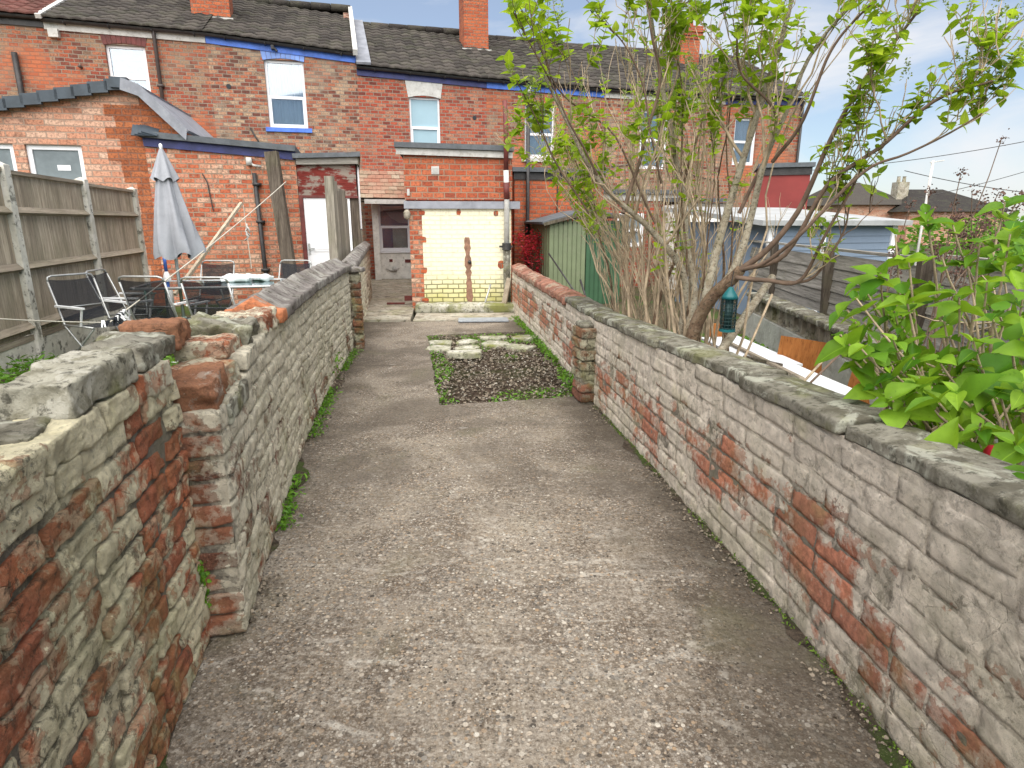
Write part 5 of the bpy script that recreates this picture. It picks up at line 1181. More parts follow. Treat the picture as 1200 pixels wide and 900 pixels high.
# two slim poles and overhead wires
for (u, Y, v0, lb) in ((1092, 9.4, 188, 'slim white aerial pole rising beyond the right fence'),):
    p = AT(u, v0, Y); o = root('aerial_pole', lb, 'pole', (p[0], p[1], 0)); part('mast', 'whiteold', o, lambda m: m.tube([(p[0], p[1], 0), (p[0]+.02, p[1], p[2])], .018, 8), True, True); part('crossbar', 'whiteold', o, lambda m: m.tube([(p[0]-.02, p[1], p[2]-.03), (p[0]+.18, p[1], p[2]+.0)], .008, 6), True)
def wire(p, q, sag, lb, r_=.006, mat='gutter', name='overhead_wire', cat='wire', grp='overhead wires'):
    t = np.linspace(0, 1, 24)[:, None]; P = np.array(p)*(1-t)+np.array(q)*t; P[:, 2] -= (sag*4*t*(1-t))[:, 0]; mb = MB(); mb.tube(P, r_, 5); return tag(build(name, mb, M[mat]), lb, cat, grp)
wire(AT(942, 200, 14), AT(1300, 145, 12), .12, 'uppermost overhead wire crossing the sky at the right', .007)
wire(AT(1060, 200, 12), AT(1300, 232, 12), .1, 'lower overhead wire running to the right edge', .007)
wire(AT(1075, 232, 12), AT(1300, 168, 12), .08, 'overhead wire rising to the right edge of the sky', .006)

# =================================================================== LEFT GARDEN OBJECTS
fd = np.array([-.247, .969]); fp0 = np.array([-4.72, 6.0]); fa = math.atan2(fd[1], fd[0])
lf = root('timber_fence', 'brown upright-board fence with concrete posts along the left garden', 'fence', (fp0[0], fp0[1], 0), fa, 'timber fences')
# local x runs away from the camera along the fence, local y to the left
for k, x in enumerate((-3.66, -1.83, 0, 1.83, 3.66)):
    zt = 1.98-.02*k
    def cpost(m): m.box(x-.055, x+.055, -.06, .05, 0, zt-.03); V = [(x-.055, -.06, zt-.03), (x+.055, -.06, zt-.03), (x+.055, .05, zt-.03), (x-.055, .05, zt-.03), (x, -.005, zt)]; m.add(V, [[0, 1, 4], [1, 2, 4], [2, 3, 4], [3, 0, 4]])
    part('concrete_post', 'concpost', lf, cpost)
for k, x in enumerate((-3.66, -1.83, 0, 1.83)):
    a, b = x+.058, x+1.83-.058
    def boards(m):
        rg = np.random.default_rng(k+60); q = a
        while q < b-.02:
            w = min(rg.uniform(.095, .125), b-q); m.slab((q, -.0, .34), (q+w-.003, -.012, .34), (q+w-.003, -.012, 1.86-.015*k), (q, -.0, 1.86-.015*k), .014, rg.random()); q += w
    part('boards', 'fencez', lf, boards)
    part('gravel_board', 'concpost', lf, lambda m: m.box(a, b, -.03, .02, 0, .28))
    for z in (.42, .98, 1.50): part('rail', 'fencex', lf, lambda m: m.add([(a, -.013, z-.04), (b, -.013, z-.04), (b, -.013, z+.04), (a, -.013, z+.04), (a, -.065, z-.015), (b, -.065, z-.015)], [[0, 4, 5, 1], [4, 3, 2, 5], [0, 3, 4], [1, 5, 2]]))
    part('capping', 'fencex', lf, lambda m: m.box(a, b, -.04, .03, 1.865-.015*k, 1.90-.015*k)); part('baseboard', 'fencex', lf, lambda m: m.box(a, b, -.035, .0, .282, .335))
# ------------------------------------------------------------------ patio table and chairs
TX, TY = -3.45, 7.2
tbr = root('patio_table', 'glass-topped patio table with a hole for the closed parasol', 'table', (TX, TY, .04), R(12))
part('table_top', 'tableglass', tbr, lambda m: m.box(-.72, .72, -.42, .42, .66, .672))
part('table_rim', 'steel', tbr, lambda m: (m.tube([(-.68, -.44, .665), (.68, -.44, .665), (.74, -.38, .665), (.74, .38, .665), (.68, .44, .665), (-.68, .44, .665), (-.74, .38, .665), (-.74, -.38, .665), (-.68, -.44, .665)], .016, 8)), smooth=True)
for (x, y) in ((-.62, -.33), (.62, -.33), (.62, .33), (-.62, .33)): part('leg', 'steel', tbr, lambda m: m.tube([(x*1.05, y*1.05, 0), (x, y, .655)], .014, 8), smooth=True)
def make_chair():
    r = root('folding_chair', '', 'chair', (0, 0, 0), 0, 'folding mesh garden chairs')
    # faces +y; back at -y
    def frame(m):
        for s in (-.25, .25):
            m.tube([(s, .24, .0), (s, -.20, .44), (s*1.0, -.36, .93)], .0115, 8)
            m.tube([(s*.92, -.30, .0), (s*.92, .22, .44)], .0115, 8); m.tube([(s, -.24, .46), (s, .24, .45)], .0115, 8)
        m.tube([(-.25, -.36, .93), (-.235, -.375, .975), (-.19, -.38, .99), (.19, -.38, .99), (.235, -.375, .975), (.25, -.36, .93)], .0115, 8)
        m.tube([(-.25, .24, .0), (.25, .24, .0)], .0115, 8); m.tube([(-.23, -.30, .0), (.23, -.30, .0)], .0115, 8); m.tube([(-.25, -.27, .64), (.25, -.27, .64)], .009, 8)
    part('frame', 'steel', r, frame, smooth=True)
    def sheet_(P0, P1, n=7):
        def f(m):
            X = np.linspace(-.235, .235, n); t = np.linspace(0, 1, 8); G_ = np.array([[np.array([x, 0, 0])+np.array(P0)*(1-q)+np.array(P1)*q+np.array([0, -.018*math.sin(math.pi*q), -.02*(1-(x/.235)**2)]) for x in X] for q in t])
            m.grid(G_); G2 = G_+np.array([0, .003, .004]); m.grid(G2[::-1])
        return f
    part('backrest', 'textile', r, sheet_((0, -.22, .50), (0, -.365, .95)), smooth=True); part('seat', 'textile', r, sheet_((0, .23, .455), (0, -.19, .445)), smooth=True)
    for s in (-.27, .27): part('armrest', 'whiteplastic', r, lambda m: (m.bar((s, -.26, .67), (s, .16, .66), .04, .02), m.bar((s, .14, .655), (s, .08, .46), .016, .016)))
    return r
ch0 = make_chair()
spots = [(-4.05, 6.03, R(-112), 'folding chair nearest the fence post, seen side-on at the left of the table'), (-4.16, 6.80, R(-80), 'folding chair behind the leftmost one, against the middle fence panel'),
         (-3.52, 6.28, R(-4), 'folding chair with its back to the camera at the left half of the table'), (-2.88, 6.18, R(-2), 'folding chair with its back to the camera at the right half of the table'),
         (-3.95, 8.05, R(176), 'folding chair on the far side of the table under the parasol'), (-2.98, 8.15, R(170), 'folding chair at the far right corner of the table against the brick')]
for i, (x, y, a, lb) in enumerate(spots):
    c = ch0 if i == 0 else copy_tree(ch0); c.location = (x, y, .045); c.rotation_euler = (0, 0, a); c.scale = (.9, .9, .86); c['label'] = lb
# closed parasol
px, py = -3.93, 7.35
pa = root('closed_parasol', 'closed grey parasol standing in the patio table', 'parasol', (px, py, .04))
def canopy(m, rscale=1.0, off=0.0, z0=1.02, z1=2.16):
    nz, na = 26, 64; Gd = []
    for k in range(nz):
        q = k/(nz-1); z = z1+(z0-z1)*q; rr = (.02+.205*q**.8)*(1 if q < .98 else .97)
        row = []
        for a in range(na+1):
            th = 2*math.pi*a/na; f = 1+.30*q**.5*math.sin(6*th+.9*math.sin(q*3))+.08*math.sin(13*th+q*4)
            row.append((px+.05*math.sin(q*2)*q+(rr*f*rscale-off)*math.cos(th)*1.0, py+(rr*f*rscale-off)*math.sin(th)*.9, z+.04*math.sin(5*th)*q))
        Gd.append(row)
    m.grid(np.array(Gd))
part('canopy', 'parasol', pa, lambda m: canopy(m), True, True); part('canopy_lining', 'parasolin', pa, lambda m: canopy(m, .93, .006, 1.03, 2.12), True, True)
def vcap(m):
    na = 48; Gd = []
    for q in np.linspace(0, 1, 8):
        Gd.append([(px+(.015+.115*q)*(1+.16*q*math.sin(6*2*math.pi*a/na))*math.cos(2*math.pi*a/na), py+(.015+.115*q)*(1+.16*q*math.sin(6*2*math.pi*a/na))*math.sin(2*math.pi*a/na), 2.20-.34*q**1.1+.02*math.sin(12*math.pi*a/na)*q) for a in range(na+1)])
    m.grid(np.array(Gd))
part('vent_flap', 'parasol', pa, vcap, True, True); part('finial', 'whiteplastic', pa, lambda m: m.lathe([(0, .06), (.016, .05), (.02, .02), (.012, 0)], (px, py, 2.19), 10), True, True)
part('pole', 'steel', pa, lambda m: m.tube([(px, py, .0), (px, py, 2.2)], .019, 10), True, True)
part('base', 'whiteplastic', pa, lambda m: m.lathe([(0, .0), (.24, 0), (.24, .04), (.06, .09), (.03, .28), (0, .28)], (px, py, .02), 20), True, True)
# white cushions on the table
for (x, y, a, lb) in ((-3.28, 7.42, .2, 'larger crumpled white cloth lying on the patio table'), (-3.05, 7.55, -.4, 'smaller folded white cloth behind it on the patio table')):
    mb = MB(); V, Fs = rounded_box((16, 12, 5), np.array([.15, .10, .03]), .025); W = V+nrm_out(V, np.array([.15, .10, .03]))*(fbm(V+a, 9, 4, 7)*.03)[:, None]; mb.add(W, Fs, .5)
    o = build('folded_cloth', mb, M['whiteplastic'], None, True); o.location = (x, y, .745); o.rotation_euler.z = a; tag(o, lb, 'cloth', 'white cloths on the table')
# timber clothes prop leaning on the outhouse wall, with cord
p0, p1 = AT(205, 345, 8.3), AT(283, 238, 9.9)
lean('timber_prop', 'fencez', p0, p1, .045, .04, 'grey timber prop slanting up against the mottled brick outhouse', 'wooden prop')
# clothes line with pegs
pA, pB, pC = AT(-40, 371, 4.6), AT(128, 378, 5.5), AT(335, 213, 10.35)
def rope_pts(p, q, sag, n=24):
    t = np.linspace(0, 1, n)[:, None]; P = np.array(p)*(1-t)+np.array(q)*t; P[:, 2] -= (sag*4*t*(1-t))[:, 0]; return P
cl = root('clothes_line', 'pale washing line with black and white pegs, slanting from the fence to the timber post', 'clothes line', tuple(pB))
part('line', 'rope', cl, lambda m: (m.tube(rope_pts(pA, pB, .01), .0055, 6), m.tube(rope_pts(pB, pC, .04), .0065, 6)), True, True)
rg = np.random.default_rng(14)
for k in range(16):
    t = rg.uniform(-.11, .20); c = np.array(pB)+(np.array(pC)-np.array(pB))*(t*.25 if t > 0 else 0)+(np.array(pA)-np.array(pB))*(-t*1.0 if t < 0 else 0)
    d = rand_dirs(1, rg, -.95, -.55)[0]*.055
    part('peg', 'whiteplastic' if k % 5 not in (0, 3) else 'mesh', cl, lambda m: (m.bar(c-d*.3, c+d*1.15, .012, .014), m.bar(c-d*.3+np.array([.012, .0, 0]), c+d*1.15+np.array([.022, .01, 0]), .012, .014)), True)
# second cord tied to the prop with a bundle
pr0 = AT(285, 240, 9.9); wire(pr0, AT(295, 315, 9.8), 0, 'thin pale cord hanging from the timber prop', .006, 'rope', 'hanging_cord', 'cord', 'cords in the left garden')
mb = MB(); 
for k in range(5): c = AT(289, 262+3*k, 9.85); mb.tube([c, c+np.array([.03*math.sin(k*2), 0, -.04]), c+np.array([.05*math.sin(k), .0, -.10])], .012, 6)
tag(build('cord_bundle', mb, M['whiteold'], None, True), 'knotted bundle of pale cord hanging by the timber prop', 'cord')
# blue-capped bottle by the fence post
bq = AT(195, 320, 8.6); mb = MB(); 
o = root('garden_spray', 'slim white and blue bottle standing by the far fence post', 'bottle', (bq[0], bq[1], .04)); part('body', 'whiteplastic', o, lambda m: m.lathe([(0, 0), (.05, 0), (.05, .62), (.02, .7), (0, .7)], (bq[0], bq[1], .04), 12), True, True); part('neck', 'blue', o, lambda m: m.tube([(bq[0], bq[1], .74), (bq[0], bq[1], 1.05)], .022, 8), True, True)
# slabs and greenery just behind the near left wall
for i, (u, v, w, lb) in enumerate(((18, 470, .42, 'flat grey stone lying in the weeds just behind the near left wall'), (30, 452, .36, 'second flat stone lying further back in the weeds behind the near left wall'))):
    p = G(u, v, .10); tag(build('flat_stone', ngon_stone(p[0], p[1], w*1.7, w, .3, .05, .06, 70+i), M['slab'], smooth=True), lb, 'stone', 'stones behind the near left wall')
def lw(x0, x1, y0, y1, z=.06, zr=.14, thr=-.1, sc_=1.2, seed=2, bound=None):
    def f(r):
        x, y = r.uniform(x0, x1), r.uniform(y0, y1)
        if bound and not bound(x, y): return None
        if float(vnoise(np.array([[x, y, 0]]), sc_, seed)[0]) < thr: return None
        return (x, y, z+r.uniform(0, zr))
    return f
rg = np.random.default_rng(15)
litter('weeds', 9000, lw(-4.9, -1.6, 2.2, 5.7, .05, .16, -.15, 1.3, 3, lambda x, y: x > -4.62-.25*(y-6) and x < -1.45), .03, .075, 'weed', rg, T=LA, zamp=.8, label='ferny green weeds covering the ground behind the near left wall')
litter('weeds', 2600, lw(-4.6, -2.6, 5.7, 8.5, .03, .05, .1, 1.6, 5), .02, .06, 'weed', rg, T=LA, zamp=.8, label='patchy green weeds under the patio chairs')

# =================================================================== PLANTS
def curve(ctrl, n=24):
    """smooth Catmull-Rom through control points"""
    C_ = np.array(ctrl, float); C_ = np.vstack([2*C_[0]-C_[1], C_, 2*C_[-1]-C_[-2]]); out = []
    m = len(C_)-3; per = max(3, n//m)
    for i in range(m):
        p0, p1, p2, p3 = C_[i:i+4]
        for t in np.linspace(0, 1, per, endpoint=False): out.append(.5*((2*p1)+(-p0+p2)*t+(2*p0-5*p1+4*p2-p3)*t*t+(-p0+3*p1-3*p2+p3)*t**3))
    out.append(C_[-2]); return np.array(out)
def wob(P, rg, amp):
    k = rg.uniform(0, 100, 3); f = np.stack([vnoise(P+k[i], 3.2, i+5) for i in range(3)], 1)*amp; t = np.linspace(0, 1, len(P))[:, None]; return P+f*np.minimum(1, t*4)
def up(P): return P
class Shrub:
    def __init__(s, seed): s.rg = np.random.default_rng(seed); s.limbs = []; s.tips = []
    def limb(s, P, r0, r1, cat): s.limbs.append((P, r0, r1, cat))
    def grow(s, P, r0, r1, n, lmin, lmax, lvl, cat, t0=.25, spread=.8, upb=.5, tipn=1):
        rg = s.rg
        for _ in range(n):
            t = rg.uniform(t0, 1)**.8; i = min(len(P)-2, int(t*(len(P)-1))); d = P[i+1]-P[i]; d /= np.linalg.norm(d)+1e-9
            nd = d*rg.uniform(.4, 1.0)+rand_dirs(1, rg, -.7, .9)[0]*spread+np.array([0, 0, upb]); nd /= np.linalg.norm(nd); L = rg.uniform(lmin, lmax)*(1.15-.5*t)
            k = 7 if lvl > 0 else 5; q = np.linspace(0, 1, k)[:, None]; Q = P[i]+nd*L*q+np.array([0, 0, .22*L])*q*q+rg.normal(0, .035*L, (k, 3))*q
            r = (r0+(r1-r0)*t)*.55; r = max(r, .0028); s.limb(Q, r, max(.0016, r*.45), cat)
            if lvl > 0: s.grow(Q, r, r*.45, max(1, int(n*.55)) if lvl > 1 else rg.integers(1, 4), lmin*.55, lmax*.6, lvl-1, cat, .25, spread, upb)
            else: s.tips.append((Q[-1], Q[-1]-Q[-2]))
lil = root('lilac_bush', 'large half-bare lilac bush with many pale stems and fresh green leaves behind the right wall', 'lilac bush', (1.25, 4.4, 0))
S = Shrub(11)
def pxc(*pts): return [AT(u, v, Y) for (u, v, Y) in pts]
def thick(ctrl, r0, r1, cat, n=2, lmin=.3, lmax=.7, lvl=2, seed_=0, t0=.3, spread=.75, upb=.45, wb=.03, num=26):
    P = wob(curve(ctrl, num), S.rg, wb); S.limb(P, r0, r1, cat); S.grow(P, r0, r1, n, lmin, lmax, lvl, cat if r0 < .012 else 'twig', t0, spread, upb); S.tips.append((P[-1], P[-1]-P[-2])); return P
gb = lambda u, Y: [u, None, Y]
# brown trunk bending right
B0 = G(806, 452, 0.05); 
trunk = curve([G(803, 455, 0.0)*0+np.array([1.16, 4.25, 0]), AT(812, 392, 4.15), AT(833, 350, 4.05), AT(858, 327, 3.95), AT(868, 316, 3.9)], 18)
S.limb(trunk, .048, .032, 'barkbrown')
T0 = trunk[-1]
thick([np.array([1.13, 4.4, 0]), AT(800, 372, 4.4), AT(800, 317, 4.35), AT(764, 276, 4.3), AT(733, 246, 4.2), AT(700, 205, 4.1), AT(668, 150, 4.0), AT(640, 90, 3.9)], .030, .007, 'bark', 6, .35, .8)
thick([AT(806, 385, 4.35), AT(812, 337, 4.4), AT(800, 233, 4.5), AT(781, 130, 4.5), AT(764, 20, 4.5), AT(758, -60, 4.5)], .030, .008, 'bark', 6)
thick([AT(826, 356, 4.1), AT(833, 329, 4.1), AT(852, 250, 4.15), AT(873, 183, 4.15), AT(892, 120, 4.1), AT(920, 20, 4.0), AT(935, -50, 4.0)], .034, .009, 'bark', 7, .35, .8)
thick([AT(850, 332, 4.0), AT(862, 310, 4.0), AT(880, 258, 4.0), AT(897, 190, 3.9), AT(915, 143, 3.85), AT(952, 67, 3.75), AT(998, 5, 3.6)], .028, .007, 'bark', 7, .35, .8)
thick([T0, AT(912, 280, 3.75), AT(950, 215, 3.6), AT(992, 130, 3.45), AT(1040, 60, 3.3), AT(1075, 15, 3.2)], .020, .006, 'darktwig', 7, .25, .6)
thick([T0, AT(920, 300, 3.7), AT(975, 215, 3.5), AT(1040, 165, 3.3), AT(1110, 115, 3.1), AT(1168, 92, 3.0)], .017, .005, 'darktwig', 8, .2, .5)
thick([T0, AT(900, 306, 3.7), AT(950, 260, 3.5), AT(1010, 200, 3.35), AT(1070, 180, 3.2), AT(1150, 130, 3.0)], .014, .004, 'darktwig', 7, .2, .45)
thick([AT(862, 325, 3.9), AT(900, 330, 3.8), AT(935, 330, 3.75), AT(965, 290, 3.6), AT(1000, 225, 3.45), AT(1020, 180, 3.35)], .016, .004, 'darktwig', 5, .2, .45)
thick([AT(905, 330, 3.8), AT(955, 328, 3.7), AT(990, 275, 3.55), AT(1000, 240, 3.5)], .011, .004, 'darktwig', 4, .2, .4)
thick([AT(866, 250, 4.1), AT(900, 175, 4.0), AT(905, 130, 3.9), AT(870, 85, 3.8), AT(862, 40, 3.7)], .013, .005, 'darktwig', 5, .3, .6)
thick([AT(730, 250, 4.2), AT(750, 190, 4.3), AT(772, 100, 4.3), AT(762, 40, 4.2), AT(755, -10, 4.2)], .014, .005, 'darktwig', 6, .3, .7)
thick([AT(905, 190, 3.9), AT(940, 140, 3.7), AT(968, 60, 3.6), AT(1000, 15, 3.5), AT(1050, -30, 3.4)], .012, .004, 'darktwig', 6, .25, .5)
# long thin shoots to upper left
thick([AT(700, 205, 4.1), AT(672, 150, 3.9), AT(640, 80, 3.75), AT(610, 20, 3.6)], .008, .003, 'darktwig', 5, .2, .45, 1)
thick([AT(690, 250, 4.4), AT(650, 185, 4.3), AT(625, 140, 4.2), AT(604, 95, 4.1)], .007, .003, 'darktwig', 6, .15, .35, 1)
thick([AT(768, 262, 4.3), AT(720, 165, 4.2), AT(660, 105, 4.1), AT(634, 60, 4.0), AT(622, 10, 4.0)], .008, .003, 'darktwig', 5, .2, .45, 1)
thick([AT(775, 215, 4.3), AT(745, 80, 4.2), AT(690, 10, 4.1)], .008, .003, 'darktwig', 5, .2, .5, 1)
# many upright suckers, tan and mostly bare
rg = S.rg; bare = []
for k in range(62):
    bx, by = rg.uniform(.92, 1.65), rg.uniform(4.15, 5.9)
    bx = max(bx, .80+(5.0-by)*.12+.18); ztop = rg.uniform(1.3, 3.0); lx = rg.normal(-.10, .28)-max(0, by-4.8)*.12; P = wob(curve([(bx, by, 0), (bx+lx*.25, by+rg.normal(0, .06), ztop*.35), (bx+lx*.6, by+rg.normal(0, .12), ztop*.7), (bx+lx*1.1, by+rg.normal(0, .15), ztop)], 14), rg, .05)
    r0 = rg.uniform(.005, .016)*(1.5 if rg.random() < .14 else 1); S.limb(P, r0, .003, 'twig' if rg.random() < .75 else 'barkbrown'); n0 = len(S.tips); S.grow(P, r0, .003, 4, .2, .55, 1, 'twig', .2, .5, .5)
    if rg.random() < .86: S.tips = S.tips[:n0]
for k in range(16):     # low bare arching shoots spreading left over the shed
    by = rg.uniform(4.8, 6.2); P = wob(curve([(1.1, by, .2), (.9+rg.normal(0, .1), by, 1.0), (.55+rg.normal(0, .15), by+.1, 1.7), (.30+rg.normal(0, .2), by+.1, rg.uniform(1.7, 2.5))], 14), rg, .05); S.limb(P, .007, .002, 'twig'); n0 = len(S.tips); S.grow(P, .007, .003, 6, .15, .45, 1, 'twig', .3, .6, .3)
    if rg.random() < .7: S.tips = S.tips[:n0]
tr = build('trunk', (lambda m: (m.tube(trunk, np.linspace(.050, .033, len(trunk)), 12), m)[1])(MB()), M['barkbrown'], lil, True, True)
for cat, nm in (('bark', 'pale_stems'), ('twig', 'bare_twigs'), ('darktwig', 'dark_branches'), ('barkbrown', 'brown_stems')):
    mb = MB()
    for (P, r0, r1, c) in S.limbs:
        if c == cat and P is not trunk: mb.tube(P, np.linspace(r0, r1, len(P)), 8 if r0 > .012 else 5, rg.random(), False)
    if mb.V: build(nm, mb, M[cat], lil, True, True)
# leaves in opposite pairs at the twig ends
def leaf_tips(tips, rg, smin, smax, npair, tpl, droop=.25, back=.30):
    P, D, N, Sz = [], [], [], []
    for (c, d) in tips:
        d = d/(np.linalg.norm(d)+1e-9); k = rg.integers(npair[0], npair[1]+1)
        a = np.cross(d, rand_dirs(1, rg)[0]); a /= np.linalg.norm(a)+1e-9; b = np.cross(d, a)
        for j in range(k):
            q = c-d*back*j/max(1, k)*rg.uniform(.5, 1); u = a if j % 2 else b
            for s in (-1, 1):
                ld = u*s*.9+d*rg.uniform(.2, .9)+np.array([0, 0, -droop*rg.uniform(0, 1.3)]); nn = d*.7+np.array([0, 0, .9])+rg.normal(0, .25, 3)
                P.append(q+u*s*.008); D.append(ld); N.append(nn); Sz.append(rg.uniform(smin, smax)*(1-.25*(j == 0)))
    return np.array(P), np.array(D), np.array(N), np.array(Sz)
rg = np.random.default_rng(17)
for (P_, r0_, r1_, c_) in S.limbs:
    if r0_ < .012 and len(P_) < 9 and P_[-1][2] > 1.75 and rg.random() < .14: S.tips.append((P_[len(P_)//2], P_[len(P_)//2]-P_[len(P_)//2-1]))
tips = [t for t in S.tips if t[0][2] > 1.0]
keep = [t for t in tips if rg.random() < (.42 if t[0][0] > 1.75 else (1.0 if t[0][2] > 1.9 or t[0][0] < .85 else .5))]
P, D, N, Sz = leaf_tips(keep, rg, .040, .088, (2, 5), HE, .45, .24)
mb = MB(); scatter(mb, HE, rot_from(D, N), P, Sz, rg.random(len(P))); build('leaves', mb, M['leaf'], lil, True, True)
# flower buds: pale cones at the highest tips
mb = MB()
for (c, d) in [t for t in tips if t[0][2] > 1.9 and rg.random() < .16]+[(AT(1188, 72, 2.95), np.array([.3, 0, .6])), (AT(1172, 95, 2.95), np.array([.2, 0, .6])), (AT(1130, 82, 3.0), np.array([0, 0, 1.])), (AT(1146, 70, 3.0), np.array([.1, 0, 1.]))]:
    d = d/np.linalg.norm(d); n = 46; t = rg.random(n); rr = .020*(1-t)+.003; a = rg.uniform(0, 6.28, n); e1 = np.cross(d, [0, .3, 1]); e1 /= np.linalg.norm(e1); e2 = np.cross(d, e1)
    Pq = c+d*(t*.10)[:, None]+e1*(rr*np.cos(a))[:, None]+e2*(rr*np.sin(a))[:, None]; scatter(mb, SQ, rot_from(rand_dirs(n, rg), rand_dirs(n, rg)), Pq, rg.uniform(.006, .012, n), rg.random(n))
build('flower_buds', mb, M['bud'], lil, False, True)
print('lilac tips', len(keep), 'limbs', len(S.limbs))

# foreground lilac with broad leaves at the right edge
fl = root('lilac_bush', 'foreground lilac with broad bright green leaves overhanging the right wall at the view edge', 'lilac bush', (1.9, 2.3, 0))
S = Shrub(23); rg = S.rg; mb = MB(); base = np.array([1.85, 2.35, .0]); tp = []
spotsF = [(1000, 352, 2.6), (1030, 320, 2.7), (1060, 345, 2.5), (985, 395, 2.5), (1015, 405, 2.4), (1050, 400, 2.4), (1085, 380, 2.4), (1120, 345, 2.5), (1160, 330, 2.5), (1195, 340, 2.4), (1100, 420, 2.2), (1140, 400, 2.2), (1180, 400, 2.1), (1075, 450, 2.2),
          (1120, 460, 2.0), (1165, 455, 2.0), (1200, 450, 1.9), (1150, 500, 1.9), (1190, 520, 1.8), (1085, 250, 2.9), (1120, 262, 2.8), (1150, 285, 2.7), (1185, 270, 2.6), (1050, 275, 2.9), (1200, 300, 2.5), (1100, 300, 2.7), (1060, 300, 2.8), (1130, 300, 2.8), (1170, 365, 2.3), (1040, 430, 2.35),
          (1215, 400, 2.0), (1225, 480, 1.8), (1240, 350, 2.2), (1235, 280, 2.5), (1270, 420, 2.0), (1180, 235, 3.0), (1000, 420, 2.5), (1025, 450, 2.4), (1010, 330, 3.0), (1045, 365, 2.8), (1000, 395, 2.7), (1040, 470, 2.2), (1070, 420, 2.4), (990, 365, 2.9), (1060, 470, 2.2), (1030, 400, 2.6), (1100, 470, 2.1), (1100, 540, 1.9), (1140, 560, 1.75), (1185, 585, 1.6), (1210, 560, 1.6), (1060, 505, 2.1), (1150, 430, 2.2), (1110, 380, 2.6), (1195, 370, 2.4), (1060, 385, 2.7), (1140, 480, 2.2), (1020, 340, 3.1), (1175, 310, 2.9), (1010, 378, 2.9), (1030, 362, 3.0), (1090, 335, 3.1)]
for (u, v, Y) in spotsF:
    if rg.random() < .16 and v > 330: continue
    c = AT(u, v, Y*.82); b = base+rg.normal(0, .12, 3)*np.array([1, 1, 0]); b[1] = .6*b[1]+.4*c[1]; b[0] = max(b[0], 1.34); m = (b+c)/2+np.array([rg.normal(.08, .06), rg.normal(.05, .08), .05])
    Pc = wob(curve([b, m, c], 14), rg, .02); mb.tube(Pc, np.linspace(rg.uniform(.006, .013), .003, len(Pc)), 7, rg.random(), False); tp.append((c, Pc[-1]-Pc[-2]))
    for _ in range(2):
        i = rg.integers(6, 12); e = Pc[i]+np.array([rg.normal(0, .10), rg.normal(0, .10), rg.uniform(.03, .14)]); mb.tube([Pc[i], (Pc[i]+e)/2+rg.normal(0, .01, 3), e], [.004, .003, .002], 5, rg.random(), False); tp.append((e, e-Pc[i]))
for (pts, r) in (([(1080, 520, 2.35), (1120, 490, 2.1), (1165, 450, 2.0), (1200, 405, 1.95)], .012), ([(1055, 540, 2.3), (1110, 515, 2.1), (1180, 510, 1.95), (1230, 500, 1.9)], .014), ([(1025, 495, 2.6), (1045, 470, 2.5), (1068, 440, 2.4)], .009), ([(955, 505, 3.0), (975, 480, 2.9), (1000, 455, 2.8)], .006)):
    Pc = curve(pxc(*pts), 12); mb.tube(Pc, np.linspace(r, r*.6, len(Pc)), 8, .5, False)
build('stems', mb, M['twig'], fl, True, True)
P, D, N, Sz = leaf_tips(tp, rg, .050, .112, (2, 3), HE, .30, .11)
def leaf_template2():
    t = np.array([0, .07, .2, .36, .54, .72, .87, 1.0]); w = np.array([.10, .27, .37, .375, .30, .19, .085, 0]); b = np.array([-.09, -.05, 0, 0, 0, 0, 0, 0]); V = []; 
    for i in range(8):
        dz = -.26*t[i]**2
        for q in (-1, -.5, 0, .5, 1): V.append((t[i]+b[i]*abs(q), w[i]*q, dz+.34*w[i]*abs(q)+.012*math.sin(i*2.4)*abs(q)))
    Fs = [(i*5+j+1, i*5+j, i*5+j+5, i*5+j+6) for i in range(7) for j in range(4)]; return np.array(V), np.array(Fs)
mb = MB(); which = rg.integers(0, 5, len(P)); Sz = Sz*rg.uniform(.6, 1.25, len(P))
for kk in range(5):
    V_, F_ = leaf_template2(); t_ = V_[:, 0]; V_ = V_.copy(); V_[:, 2] += [.0, .30, -.16, .12, -.05][kk]*t_**2; V_[:, 2] += np.abs(V_[:, 1])*[.0, .35, -.35, .5, .15][kk]; V_[:, 1] *= [1, .86, 1.08, .95, 1][kk]; V_[:, 1] += [.0, .10, -.10, .05, .0][kk]*t_**2; V_[:, 2] += .03*np.sin(t_*9+kk*2)*np.abs(V_[:, 1])*2
    m_ = which == kk
    scatter(mb, (V_, F_), rot_from(D[m_], N[m_]+rg.normal(0, .3, (m_.sum(), 3))), P[m_], Sz[m_], rg.random(m_.sum()))
build('leaves', mb, M['bigleaf'], fl, True, True)
# dead seed-headed shrub at the right skyline
ds = root('dead_shrub', 'bare shrub with brown seed heads behind the foreground lilac, against the sky', 'shrub', (2.2, 3.3, 0)); S2 = Shrub(5); rg = S2.rg
for (u, v, Y) in ((1125, 205, 3.2), (1140, 225, 3.2), (1085, 218, 3.3), (1168, 222, 3.2), (1172, 165, 3.2), (1195, 230, 3.1), (1065, 240, 3.3), (1150, 245, 3.2), (1190, 250, 3.1), (1120, 240, 3.3)):
    c = AT(u, v, Y); P = wob(curve([(2.2+rg.normal(0, .15), 3.2+rg.normal(0, .1), 0), ((2.2+c[0])/2+rg.normal(0, .08), (3.2+c[1])/2, .8), c], 12), rg, .03); S2.limb(P, .006, .002, 'twig'); S2.grow(P, .005, .002, 5, .06, .18, 0, 'twig', .6, .7, .5); S2.tips.append((P[-1], P[-1]-P[-2]))
mb = MB()
for (P, r0, r1, c) in S2.limbs: mb.tube(P, np.linspace(r0, r1, len(P)), 5, rg.random(), False)
build('twigs', mb, M['darktwig'], ds, True, True); mb = MB()
